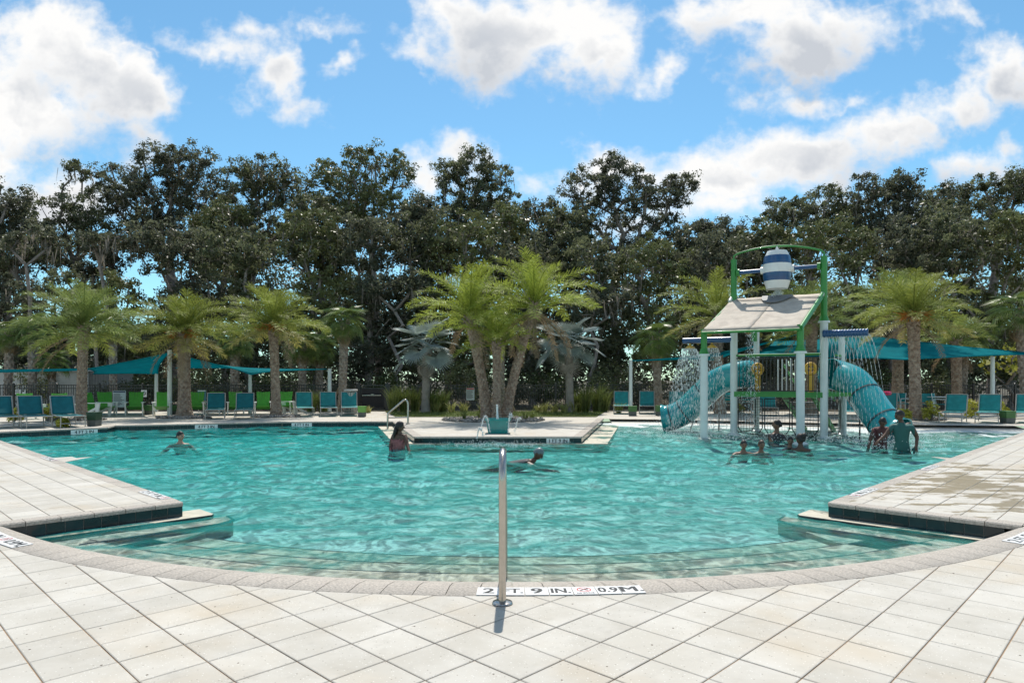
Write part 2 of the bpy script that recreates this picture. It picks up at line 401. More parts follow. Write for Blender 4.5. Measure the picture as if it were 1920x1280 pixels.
cells.sort(key=lambda t: (0 if inframe(t[0]) else 1, t[0].y))
full_me = None; rest = MB(); n_own = 0
ORG = gp(0, 0)
def tile_mesh(poly, c):
    n = len(poly); b = 0.004; lo = [(p.x - c.x, p.y - c.y, -0.006) for p in poly]
    mid = [(p.x - c.x, p.y - c.y, -0.003) for p in poly]
    hi = [((p.x - c.x) * (1 - b / .15), (p.y - c.y) * (1 - b / .15), 0.0) for p in poly]
    fs = [tuple(range(2 * n, 3 * n))]
    for k in range(n): 
        q = (k + 1) % n; fs += [(k, q, q + n, k + n), (k + n, q + n, q + 2 * n, k + 2 * n)]
    return lo + mid + hi, fs
for c, poly, isfull in cells:
    if inframe(c) and n_own < 300:
        tilt = random.uniform(-.0012, .0012)
        if isfull:
            if full_me is None:
                vs, fs = tile_mesh(poly, c); full_me = bpy.data.meshes.new('paver'); full_me.from_pydata(vs, [], fs); full_me.update(); full_me.materials.append(M_paver)
            me = full_me
        else:
            vs, fs = tile_mesh(poly, c); me = bpy.data.meshes.new('paver'); me.from_pydata(vs, [], fs); me.update(); me.materials.append(M_paver)
        o = bpy.data.objects.new('paver', me); link(o, deck); o.location = (c.x, c.y, random.uniform(-.001, .0008)); o.rotation_euler = (tilt, random.uniform(-.0012, .0012), 0); n_own += 1
    else:
        vs, fs = tile_mesh(poly, c); rest.add([(v[0] + c.x, v[1] + c.y, v[2]) for v in vs], fs)
rest.build('paver_field', M_paver, deck, kind='stuff')

# ------------------------------------------------------------------ coping blocks along the straight edges
coping = thing('pool_coping', 'rough grey brown coping stones edging the pool', 'coping'); coping['kind'] = 'structure'
def coping_run(p, d, n, length, count, w=S / 2, z=0.0, overhang=0.02):
    # p on the pool edge, d along it, n away from the pool
    L_ = length / count
    prof = [(-overhang, -.012), (-overhang + .012, 0.0), (w, 0.0), (w, -.045), (-overhang, -.045)]
    mb = MB(); g_ = 0.003
    for t in (g_, L_ - g_):
        for (a, b) in prof: mb.v.append(tuple(Vector((d.x * t + n.x * a, d.y * t + n.y * a, b))))
    m_ = len(prof); mb.f = [tuple(range(m_)), tuple(range(2 * m_ - 1, m_ - 1, -1))] + [(k, k + m_, (k + 1) % m_ + m_, (k + 1) % m_) for k in range(m_)]
    me = mb.mesh('coping_stone'); me.materials.append(M_stone)
    for k in range(count):
        o = bpy.data.objects.new('coping_stone', me); link(o, coping); q = p + d * (L_ * k); o.location = (q.x, q.y, z + random.uniform(-.0015, .0015))
cw = S / 2
coping_run(CL + EJ * 0.0, -EJ, -EI, 1.76, 6)                                   # left near face
coping_run(CL - EI * cw, -EI, -EJ, (P_LL - CL).length - .1, 48)                # left long edge
coping_run(CR, EI, EJ, 1.76, 6)                                                # right near face
coping_run(CR + EJ * cw, EJ, EI, 16.2, 54)                                     # right long edge
def straight(a, b, k):                                                         # the far edges
    d = (b - a); Lg = d.length; d.normalize(); n = Vector((d.y, -d.x))
    if n.dot(k) < 0: n = -n
    return a, d, n, Lg
FAR = [(P_LL, P2, Vector((-1, 1))), (P2, P3, Vector((-1, 0))), (P3, P4, Vector((0, 1))), (P4, N1, Vector((0, 1))), (N1, N2, Vector((1, .3))), (N2, N3, Vector((0, 1))), (N3, N4, Vector((-1, 0)))]
for a, b, k in FAR:
    a, d, n, Lg = straight(a, b, k); coping_run(a, d, n, Lg, max(1, int(Lg / .34)), w=0.2, z=0.001)

# ------------------------------------------------------------------ the curved entry strip, block by block
NB = 52
for k in range(NB):
    f0, f1 = -PHQ + 2 * PHQ * k / NB, -PHQ + 2 * PHQ * (k + 1) / NB; g_ = 0.0025 / RO
    mb = MB(); prof = [(0.0, -.05), (0.0, -.006), (.006, -.0005), (.20, -.001), (.36, -.022), (.62, -.085), (.85, -.14), (1.0, -.18), (1.12, -.21)]
    nn = 3; rows = []
    for q in range(nn + 1):
        ph = f0 + g_ + (f1 - f0 - 2 * g_) * q / nn; a, b = oc(ph), on_inner(ph); W = (b - a).length; dd = (b - a).normalized()
        row = []
        for (t, z) in prof:
            s_ = t if t <= .2 else .2 + (t - .2) / .8 * (W - .2)
            if t == 0: s_ = 0.0
            p = a + dd * s_; row.append((p.x, p.y, z))
        rows.append(row)
    mm = len(prof)
    for r in rows: mb.v += r
    for q in range(nn):
        for t in range(mm - 1): mb.f.append((q * mm + t, (q + 1) * mm + t, (q + 1) * mm + t + 1, q * mm + t + 1))
    mb.build('entry_coping_stone', M_stone, coping, smooth=50)

# ------------------------------------------------------------------ pool walls, waterline tiles, ledges, steps and floor
basin = thing('pool_basin', 'pale plaster pool basin with teal waterline tiles', 'pool'); basin['kind'] = 'structure'
wall = MB()
def wall_run(a, b, back, z0=-0.04, z1=-1.1):
    n = back * 0.006; wall.add([(a.x + n.x, a.y + n.y, z1), (b.x + n.x, b.y + n.y, z1), (b.x + n.x, b.y + n.y, z0), (a.x + n.x, a.y + n.y, z0)], [(0, 1, 2, 3)])
tile_me = {}
def tile_run(a, b, back, count, z0=-.165, z1=-.046):
    d = (b - a); Lg = d.length; d.normalize(); w = Lg / count; wall_run(a, b, back); ang = math.atan2(d.y, d.x)
    key = round(w, 4)
    if key not in tile_me:
        mb = MB().box((0, 0, 0), (w - .007, .012, z1 - z0)); me = mb.mesh('waterline_tile'); bevel_mesh(me, .0015); me.materials.append(M_dark_tile); tile_me[key] = me
    for k in range(count):
        o = bpy.data.objects.new('waterline_tile', tile_me[key]); link(o, basin); p = a + d * (w * (k + .5)); o.location = (p.x, p.y, (z0 + z1) / 2); o.rotation_euler = (0, 0, ang)
tile_run(CL, CL - EJ * 1.62, -EI, 10); tile_run(CR, CR + EI * 1.62, EJ, 10)
for a, b, k in FAR:
    a_, d, n, Lg = straight(a, b, k); tile_run(a, b, n, max(1, int(round(Lg / .2))))
wall_run(CL, P_LL, -EJ); wall_run(CR, P_RR, EI)
wall.build('wall', M_grout, basin)
led = MB()
def ledge(a, b, out, w, z=-.163):           # flat sill at the foot of the tiles
    led.prism([(a.x, a.y), (b.x, b.y), (b.x + out.x * w, b.y + out.y * w), (a.x + out.x * w, a.y + out.y * w)], -1.1, z)
led.prism([tuple(CL - EJ * 1.75), tuple(CL - EJ * 1.75 + EI * .15), tuple(CL + EI * .15 + EJ * .26), tuple(CL + EI * .10 + EJ * .30), tuple(CL - EI * .3 + EJ * .30), tuple(CL - EI * .3)], -1.1, -.163)
led.prism([tuple(CR + EI * 1.75), tuple(CR + EI * 1.75 - EJ * .15), tuple(CR - EJ * .15 - EI * .26), tuple(CR - EJ * .10 - EI * .30), tuple(CR + EJ * .3 - EI * .30), tuple(CR + EJ * .3)][::-1], -1.1, -.163)
ledge(N3 + Vector((0, -.1)), N4, Vector((1, -.0)), .62, -.164)
ledge(N1, N2, Vector((-1, 0)), .5, -.164)
a_, d_, n_, L_ = straight(N2, N3, Vector((0, 1))); ledge(N2 - d_ * .45, N3 + d_ * .55, -n_, .13, -.163)
led.build('ledge', M_ledge, basin)
st = MB()
def bench(C, u1, u2, sgn, l1, l2, w, z):
    pass
# submerged bench in front of each near face
st.prism([tuple(CL - EJ * 1.5 + EI * .14), tuple(CL - EJ * 1.12 + EI * .46), tuple(CL + EJ * .22 + EI * .46), tuple(CL + EJ * .42 + EI * .36), tuple(CL + EJ * .46 + EI * .1)], -1.1, -.212)
st.prism([tuple(CR + EI * 1.5 - EJ * .14), tuple(CR + EI * 1.12 - EJ * .46), tuple(CR - EI * .22 - EJ * .46), tuple(CR - EI * .42 - EJ * .36), tuple(CR - EI * .46 - EJ * .1)][::-1], -1.1, -.212)
M_step = mat('step_plaster', (0.54, 0.51, 0.42), 0.7, var=0.10, vscale=5, bump=0.003, bscale=30)
st.prism([tuple(CL - EJ * 1.3 + EI * .3), tuple(CL - EJ * .9 + EI * .78), tuple(CL - EJ * .35 + EI * .78), tuple(CL + EJ * .05 + EI * .52), tuple(CL + EJ * .1 + EI * .1)], -1.1, -.262)
st.prism([tuple(CR + EI * 1.3 - EJ * .3), tuple(CR + EI * .9 - EJ * .78), tuple(CR + EI * .35 - EJ * .78), tuple(CR - EI * .05 - EJ * .52), tuple(CR - EI * .1 - EJ * .1)][::-1], -1.1, -.262)
st.build('bench', M_step, basin)
tr_ = MB()
for A__ in ([CL - EJ * 1.12 + EI * .46, CL + EJ * .22 + EI * .46, CL + EJ * .42 + EI * .36, CL + EJ * .46 + EI * .1], [CR + EI * 1.12 - EJ * .46, CR - EI * .22 - EJ * .46, CR - EI * .42 - EJ * .36, CR - EI * .46 - EJ * .1]):
    for k in range(3): tr_.bar((A__[k].x, A__[k].y, -.218), (A__[k + 1].x, A__[k + 1].y, -.218), .03, .02)
for A__ in ([CL - EJ * 1.6 + EI * .15, CL + EJ * .26 + EI * .15, CL + EI * .10 + EJ * .30], [CR + EI * 1.6 - EJ * .15, CR - EI * .26 - EJ * .15, CR - EJ * .10 - EI * .30]):
    for k in range(2): tr_.bar((A__[k].x, A__[k].y, -.178), (A__[k + 1].x, A__[k + 1].y, -.178), .012, .022)
tr_.build('bench_nosing', M_dark_tile, basin)
for (r0, r1, z) in ((-.1, .34, -.215), (.34, .78, -.262), (.78, 1.25, -.315)):
    mb = MB(); n = 48; pts = []
    lim = math.radians(31 - 5 * r0)
    for k in range(n + 1):
        ph = -lim + 2 * lim * k / n; pts.append(Vector((CI[0] + (RI - r0) * math.sin(ph), CI[1] - (RI - r0) * math.cos(ph))))
    for k in range(n + 1):
        ph = lim - 2 * lim * k / n; pts.append(Vector((CI[0] + (RI - r1) * math.sin(ph), CI[1] - (RI - r1) * math.cos(ph))))
    m_ = len(pts); mb.v = [(p.x, p.y, z) for p in pts] + [(p.x, p.y, -1.1) for p in pts]
    for k in range(n): mb.f.append((k, k + 1, m_ - 2 - k, m_ - 1 - k))
    for k in range(m_): mb.f.append((k, (k + 1) % m_, (k + 1) % m_ + m_, k + m_))
    mb.build('step', M_step, basin)
    tb = MB(); tb.v = []; m2 = n + 1
    for k in range(n + 1):
        ph = -lim + 2 * lim * k / n
        for rr_ in (r1 - .014, r1 + .004): tb.v.append((CI[0] + (RI - rr_) * math.sin(ph), CI[1] - (RI - rr_) * math.cos(ph), z + .003))
        tb.v.append((CI[0] + (RI - r1 - .004) * math.sin(ph), CI[1] - (RI - r1 - .004) * math.cos(ph), z - .018))
    for k in range(n):
        for t_ in range(2): a_ = 3 * k + t_; tb.f.append((a_, a_ + 3, a_ + 4, a_ + 1))
    tb.build('step_nosing', M_nose, basin)
# floor: shelving up to the beach entry at the far right
def floor_z(x, y):
    dist = 1e9
    for k in range(len(BEACH) - 1):
        a, b = BEACH[k], BEACH[k + 1]; d = b - a; t = max(0, min(1, (Vector((x, y)) - a).dot(d) / d.length_squared)); dist = min(dist, (Vector((x, y)) - a - d * t).length)
    sh = -0.13 - 0.03 * dist
    deep = -0.37 - 0.06 * max(0, min(1, (-x - 1) / 6))
    w = max(0, min(1, (x + 2.0) / 6.0)) * max(0, min(1, (y - 8) / 6)); w = w * w * (3 - 2 * w)
    return deep * (1 - w) + max(sh, deep) * w
fl = MB(); nx, ny = 62, 44; X0, X1, Y0, Y1 = -15.5, 16.5, 4.2, 25.0
for b in range(ny + 1):
    for a in range(nx + 1):
        x = X0 + (X1 - X0) * a / nx; y = Y0 + (Y1 - Y0) * b / ny; fl.v.append((x, y, floor_z(x, y)))
for b in range(ny):
    for a in range(nx): k = b * (nx + 1) + a; fl.f.append((k, k + 1, k + nx + 2, k + nx + 1))
fl.build('floor', M_plaster, basin, smooth=180)
# beach apron from the water up to the far deck
ap = MB(); nb = len(BEACH); back = []
for k, p in enumerate(BEACH):
    ap.v.append((p.x, p.y - .75, -.19)); ap.v.append((p.x, p.y, -.10)); ap.v.append((p.x, p.y + .5, -.03)); ap.v.append((p.x, p.y + 1.0, -.004))
for k in range(nb - 1):
    for t in range(3): a = 4 * k + t; ap.f.append((a, a + 4, a + 5, a + 1))
M_apron = mat('beach_apron', (0.56, 0.53, 0.47), 0.6, var=0.08, vscale=2.5, bump=0.002)
o = ap.build('beach_apron', M_apron, smooth=60); o['kind'] = 'structure'

# ------------------------------------------------------------------ water
def inside(poly, X, Y):
    r = np.zeros(X.shape, bool); n = len(poly)
    for k in range(n):
        x0, y0 = poly[k - 1]; x1, y1 = poly[k]
        c = ((y0 > Y) != (y1 > Y)); 
        with np.errstate(divide='ignore', invalid='ignore'): xx = (x1 - x0) * (Y - y0) / (y1 - y0) + x0
        r ^= c & (X < xx)
    return r
def build_water():
    st_ = 0.05; xs = np.arange(-14.6, 15.6, st_); ys = np.arange(4.9, 24.2, st_); X, Y = np.meshgrid(xs, ys)
    ou = 0.10
    poly = [tuple(CL - EJ * 0 - EI * ou - EJ * ou), tuple(P_LL + Vector((-ou, 0))), tuple(P2 + Vector((-ou, ou))), tuple(P3 + Vector((-ou, ou))), tuple(P4 + Vector((0, ou))), tuple(N1 + Vector((.05, ou))),
            tuple(N2 + Vector((ou, ou))), tuple(N3 + Vector((-ou, ou))), tuple(N4 + Vector((-ou, 0)))] + [(p.x, p.y + .05) for p in BEACH] + [tuple(P_RR + EI * ou), tuple(CR + EI * ou + EJ * ou), tuple(QR + EJ * ou)]
    poly += [tuple(on_inner(PHQ - 2 * PHQ * k / 40) - (on_inner(PHQ - 2 * PHQ * k / 40) - oc(PHQ - 2 * PHQ * k / 40)).normalized() * .12) for k in range(41)] + [tuple(QL - EI * ou)]
    Xc = (X[:-1, :-1] + X[1:, 1:]) / 2; Yc = (Y[:-1, :-1] + Y[1:, 1:]) / 2; keep = inside(poly, Xc, Yc)
    Z = np.zeros_like(X); r = np.random.default_rng(5)
    wx = X + .18 * np.sin(1.3 * Y + .7) + .12 * np.sin(2.1 * X + .9 * Y); wy = Y + .18 * np.sin(1.1 * X + 2.) + .12 * np.sin(1.7 * Y - .8 * X)
    for k in range(70):
        lam = math.exp(r.uniform(math.log(.22), math.log(1.7))); a = r.uniform(0, 2 * math.pi) if lam < .6 else math.radians(r.normal(80, 45)); amp = .0016 * lam ** 0.8 * 2.0
        Z += amp * np.sin(2 * math.pi / lam * (wx * math.cos(a) + wy * math.sin(a)) + r.uniform(0, 6.28))
    # livelier water round the play structure and in the middle, calm at the entry steps
    e = .45 + .75 * np.clip((Y - 5.2) / 5, 0, 1) + .5 * np.exp(-(((X - 6.5) / 3.5) ** 2 + ((Y - 17.5) / 3) ** 2)) + .35 * np.exp(-(((X + .3) / 1.5) ** 2 + ((Y - 16) / .8) ** 2))
    Z = WZ + Z * e
    idx = np.arange(X.size).reshape(X.shape)
    q = np.stack([idx[:-1, :-1][keep], idx[:-1, 1:][keep], idx[1:, 1:][keep], idx[1:, :-1][keep]], 1)
    used = np.unique(q); rm = -np.ones(X.size, np.int64); rm[used] = np.arange(len(used))
    verts = np.stack([X.ravel()[used], Y.ravel()[used], Z.ravel()[used]], 1)
    m = bpy.data.materials.new('pool_water'); m.use_nodes = True; nt = m.node_tree; nt.nodes.clear(); N = nt.nodes.new; L = nt.links.new
    out = N('ShaderNodeOutputMaterial'); tr = N('ShaderNodeBsdfTransparent'); gl = N('ShaderNodeBsdfGlossy'); gl.inputs['Roughness'].default_value = 0.03
    tr.inputs[0].default_value = (0.97, 1, 1, 1)
    fr = N('ShaderNodeFresnel'); fr.inputs['IOR'].default_value = WATER_IOR; mx = N('ShaderNodeMixShader')
    geo = N('ShaderNodeNewGeometry'); no = N('ShaderNodeTexNoise'); no.inputs['Scale'].default_value = 11.0; no.inputs['Detail'].default_value = 5; L(geo.outputs['Position'], no.inputs['Vector'])
    bp = N('ShaderNodeBump'); bp.inputs['Distance'].default_value = 0.016; bp.inputs['Strength'].default_value = .8; L(no.outputs['Fac'], bp.inputs['Height'])
    L(bp.outputs[0], fr.inputs['Normal']); L(bp.outputs[0], gl.inputs['Normal'])
    # caustic light painted into the transmission colour as bright noise threads
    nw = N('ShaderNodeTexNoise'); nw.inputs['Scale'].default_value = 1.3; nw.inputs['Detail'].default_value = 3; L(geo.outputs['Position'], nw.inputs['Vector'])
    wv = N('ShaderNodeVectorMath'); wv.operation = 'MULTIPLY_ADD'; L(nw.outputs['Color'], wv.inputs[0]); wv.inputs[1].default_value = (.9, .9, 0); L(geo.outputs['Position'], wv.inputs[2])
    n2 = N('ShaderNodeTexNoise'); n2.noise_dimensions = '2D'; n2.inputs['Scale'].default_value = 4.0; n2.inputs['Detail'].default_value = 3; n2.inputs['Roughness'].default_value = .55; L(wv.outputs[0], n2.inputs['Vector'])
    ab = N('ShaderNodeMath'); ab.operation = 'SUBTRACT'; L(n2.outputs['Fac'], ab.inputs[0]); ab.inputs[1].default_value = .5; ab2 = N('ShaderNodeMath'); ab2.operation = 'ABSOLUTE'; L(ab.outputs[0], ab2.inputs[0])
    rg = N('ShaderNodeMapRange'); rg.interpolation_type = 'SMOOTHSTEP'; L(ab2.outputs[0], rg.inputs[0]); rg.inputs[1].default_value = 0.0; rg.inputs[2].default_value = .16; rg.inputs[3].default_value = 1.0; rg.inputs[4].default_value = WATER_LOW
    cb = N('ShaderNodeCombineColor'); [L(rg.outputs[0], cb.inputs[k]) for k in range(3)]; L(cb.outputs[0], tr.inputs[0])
    # cloudiness of the churned water, stronger along flat lines of sight
    df = N('ShaderNodeBsdfDiffuse'); df.inputs[0].default_value = WATER_BODY; L(bp.outputs[0], df.inputs['Normal']); sx_ = N('ShaderNodeSeparateXYZ'); L(geo.outputs['Position'], sx_.inputs[0]); rx_ = N('ShaderNodeMapRange'); L(sx_.outputs[0], rx_.inputs[0]); rx_.inputs[1].default_value = -6; rx_.inputs[2].default_value = 9; cm_ = N('ShaderNodeMix'); cm_.data_type = 'RGBA'; L(rx_.outputs[0], cm_.inputs[0]); cm_.inputs[6].default_value = WATER_BODY; cm_.inputs[7].default_value = (.08, .41, .345, 1); L(cm_.outputs[2], df.inputs[0]); lw = N('ShaderNodeLayerWeight'); lw.inputs[0].default_value = .5
    r2 = N('ShaderNodeMapRange'); L(lw.outputs['Facing'], r2.inputs[0]); r2.inputs[1].default_value = .71; r2.inputs[2].default_value = .92; r2.inputs[3].default_value = .015; r2.inputs[4].default_value = .58
    bm_ = N('ShaderNodeMixShader'); L(r2.outputs[0], bm_.inputs[0]); L(tr.outputs[0], bm_.inputs[1]); L(df.outputs[0], bm_.inputs[2])
    L(fr.outputs[0], mx.inputs[0]); L(bm_.outputs[0], mx.inputs[1]); L(gl.outputs[0], mx.inputs[2]); L(mx.outputs[0], out.inputs['Surface'])
    va = N('ShaderNodeVolumeAbsorption'); va.inputs['Color'].default_value = WATER_ABS; va.inputs['Density'].default_value = WATER_DENS; L(va.outputs[0], out.inputs['Volume'])
    me = np_mesh('water', verts, rm[q], m, smooth=True)
    o = link(bpy.data.objects.new('water', me)); o['kind'] = 'structure'; return o
WATER_IOR = 1.24; WATER_ABS = (0.05, 0.86, 0.85, 1); WATER_DENS = 0.80; WATER_LOW = .54; WATER_BODY = (0.012, 0.385, 0.372, 1)
water = build_water()
# ------------------------------------------------------------------ vegetation
M_bark = mat('oak_bark', (0.25, 0.215, 0.185), 0.9, var=0.3, vscale=6, bump=0.02, bscale=14)
M_leaf = [mat('oak_leaf_a', (0.135, 0.150, 0.078), 0.45, spec=0.42, var=0.35, vscale=0.9, transl=0.5, detail=2),
          mat('oak_leaf_b', (0.118, 0.128, 0.078), 0.45, spec=0.42, var=0.35, vscale=0.9, transl=0.48, detail=2),
          mat('oak_leaf_c', (0.165, 0.180, 0.07), 0.45, spec=0.42, var=0.35, vscale=0.9, transl=0.2, detail=2)]
M_moss = mat('spanish_moss', (0.30, 0.265, 0.22), 0.95, var=0.25, vscale=3, transl=0.45)
M_shrub = mat('shrub_leaf', (0.07, 0.095, 0.025), 0.45, var=0.4, vscale=1.5, transl=0.22, detail=2)
M_yellow = mat('golden_shrub_leaf', (0.40, 0.39, 0.05), 0.5, var=0.3, vscale=9, transl=0.3)

def leaves_np(centers, radii, per, size, r, flat=0.0, aspect=0.5):
    n = len(centers); c = np.repeat(np.asarray(centers), per, 0); R = np.repeat(np.asarray(radii), per)
    d = r.normal(size=(n * per, 3)); d /= np.linalg.norm(d, axis=1)[:, None] + 1e-9
    rad = R * r.uniform(0.25, 1.0, n * per) ** 0.6
    p = c + d * rad[:, None] * np.array([1, 1, 0.72])
    a = r.normal(size=(n * per, 3)); a += d * 0.6; a[:, 2] -= .1; a /= np.linalg.norm(a, axis=1)[:, None] + 1e-9
    b = np.cross(a, r.normal(size=(n * per, 3)) + np.array([0, 0, flat])); b /= np.linalg.norm(b, axis=1)[:, None] + 1e-9
    s = size * r.uniform(0.55, 1.35, n * per)[:, None]
    v = np.stack([p - a * s * .5, p + b * s * aspect * .5, p + a * s * .5, p - b * s * aspect * .5], 1).reshape(-1, 3)
    return v, np.arange(len(v)).reshape(-1, 4)
def sprigs_np(pts, per, size, r):
    return leaves_np(pts, np.full(len(pts), size * 2.2), per, size, r)

def branch_tree(root, trunk_pts, targets, r, rmin=0.018):
    """wire the targets to the trunk, short ways first, and give every limb a pipe-model radius"""
    nodes = [np.array(p, float) for p in trunk_pts]; par = [-1] + list(range(len(trunk_pts) - 1)); plen = [0.0]
    for k in range(1, len(nodes)): plen.append(plen[-1] + np.linalg.norm(nodes[k] - nodes[k - 1]))
    order = sorted(range(len(targets)), key=lambda k: np.linalg.norm(targets[k] - nodes[len(trunk_pts) - 1]))
    first = max(1, int(len(trunk_pts) * .55)); tip = []
    for k in order:
        t = targets[k]; A = np.array(nodes[first:]); d = np.linalg.norm(A - t, axis=1); up = np.maximum(0, A[:, 2] - t[2])
        cost = d + 0.35 * np.array(plen[first:]) + .5 * up; j = int(np.argmin(cost)) + first
        a = nodes[j]; Lg = np.linalg.norm(t - a); m = max(1, int(Lg / .8)); prev = j
        for q in range(1, m + 1):
            f = q / m; p = a + (t - a) * f
            if q < m: p = p + r.normal(size=3) * .13 * min(Lg, 2.5) * .6 + np.array([0, 0, .10 * Lg * f * (1 - f)])
            nodes.append(p); par.append(prev); plen.append(plen[prev] + np.linalg.norm(p - nodes[prev])); prev = len(nodes) - 1
        tip.append(prev)
    n = len(nodes); w = np.zeros(n); ch = [[] for _ in range(n)]
    for k in range(1, n): ch[par[k]].append(k)
    for k in range(n - 1, -1, -1): w[k] = max(rmin ** 2.3, sum(w[c] for c in ch[k]))
    rad = w ** (1 / 2.3)
    return nodes, par, rad, ch
def limbs_mesh(nodes, par, rad, ch, r0, sides=6, base_flare=1.5):
    mb = MB(); sc = min(1.6, max(0.5, r0 / max(rad[0], 1e-6)))
    rad = np.clip(rad * sc, 0.014, None); stack = [0]; n = len(nodes)
    done = [False] * n
    for k in range(n):
        # start a chain at every node that is not the main continuation of its parent
        pk = par[k]
        if pk >= 0:
            main = max(ch[pk], key=lambda c: rad[c])
            if main == k: continue
        pts = [] if pk < 0 else [nodes[pk]]; rr = [] if pk < 0 else [min(rad[pk], rad[k] * 1.15)]
        q = k
        while True:
            pts.append(nodes[q]); rr.append(rad[q])
            if not ch[q]: break
            q = max(ch[q], key=lambda c: rad[c])
        if pk < 0: rr[0] *= base_flare
        rr[-1] *= .5
        mb.tube(pts, rr, sides if rr[0] > .06 else 4, cap=False)
    return mb

def oak(name, label, base, fork_z, lobes, seed, leafm, group, per=74, leaf=0.165, dens=1.0, moss=10, lean=0.0, trunk_r=0.32):
    """lobes: (x, y, z, rx, ry, rz) masses of the crown in world space"""
    r = np.random.default_rng(seed); b = np.array(base, float)
    t = thing(name, label, 'tree', tuple(b), group=group)
    cen = []; rad = []
    for (x, y, z, rx, ry, rz) in lobes:
        nn = max(10, int(dens * 17.5 * (rx * ry + rx * rz + ry * rz) / 3 / .62))
        k = 0
        while k < nn:
            q = r.uniform(-1, 1, 3); s = np.linalg.norm(q)
            if s > 1 or s < .3: continue
            if s > .8: q = q * r.uniform(.85, 1.22)
            cen.append(np.array([x, y, z]) + q * np.array([rx, ry, rz])); rad.append(r.uniform(.22, .62)); k += 1
    cen = [c - b for c in cen]
    top = np.mean(cen, 0) if cen else np.array([0, 0, 5.])
    trunk = [np.zeros(3)]
    for f in (.25, .5, .75, 1.0): trunk.append(np.array([top[0] * f * .35 + r.normal() * .18, top[1] * f * .3, fork_z * f]))
    for f in (.33, .66, 1.0): trunk.append(trunk[4] + (top - trunk[4]) * f * .75 + r.normal(size=3) * .3)
    nodes, par, rd, ch = branch_tree(b, trunk, cen, r)
    mb = limbs_mesh(nodes, par, rd, ch, trunk_r); mb.build('trunk', M_bark, t, smooth=60)
    v, q = leaves_np(cen, rad, per, leaf, r)
    v2, q2 = leaves_np(cen, np.array(rad) * .6, 4, leaf * 2.0, r, aspect=.7); q = np.concatenate([q, q2 + len(v)]); v = np.concatenate([v, v2])
    # stray leaves along the outer twigs
    me = np_mesh('crown', v, q, leafm); o = bpy.data.objects.new('crown', me); link(o, t)
    if moss:
        mv = []; mq = []
        idx = [k for k in range(len(nodes)) if .02 < rd[k] < .2 and k > 8]; r.shuffle(idx)
        for k in idx[:moss]:
            for _ in range(int(r.integers(3, 8))):
                p = nodes[k] + r.normal(size=3) * np.array([.35, .35, .08]); Lg = r.uniform(.3, 1.25); w = r.uniform(.02, .055); a = r.uniform(0, 3.14); dx = np.array([math.cos(a), math.sin(a), 0]) * w
                m0 = len(mv); sway = r.normal(size=3) * .06
                mv += [p - dx, p + dx, p + dx * .8 + sway + np.array([0, 0, -Lg * .5]), p - dx * .8 + sway + np.array([0, 0, -Lg * .5]), p + sway * 2 + np.array([0, 0, -Lg]) + dx * .15, p + sway * 2 + np.array([0, 0, -Lg]) - dx * .15]
                mq += [(m0, m0 + 1, m0 + 2, m0 + 3), (m0 + 3, m0 + 2, m0 + 4, m0 + 5)]
        if mv:
            me = np_mesh('moss', np.array(mv), np.array(mq), M_moss); o = bpy.data.objects.new('moss', me); link(o, t); o['kind'] = 'stuff'
    return t
def lobes_px(L, Y, deep=1.0):
    out = []
    for (px, py, rx, ry) in L:
        k = Y / F; p = V(px, py, Y); out.append((p.x, Y + random.uniform(-.6, .6), p.z, rx * k * 1.16, max(1.2, rx * k * .9 * deep), ry * k * 1.12))
    return out
ORD = ['first', 'second', 'third', 'fourth', 'fifth', 'sixth', 'seventh', 'eighth', 'ninth', 'tenth', 'eleventh', 'twelfth', 'thirteenth', 'fourteenth', 'fifteenth', 'sixteenth', 'seventeenth', 'eighteenth', 'nineteenth', 'twentieth']
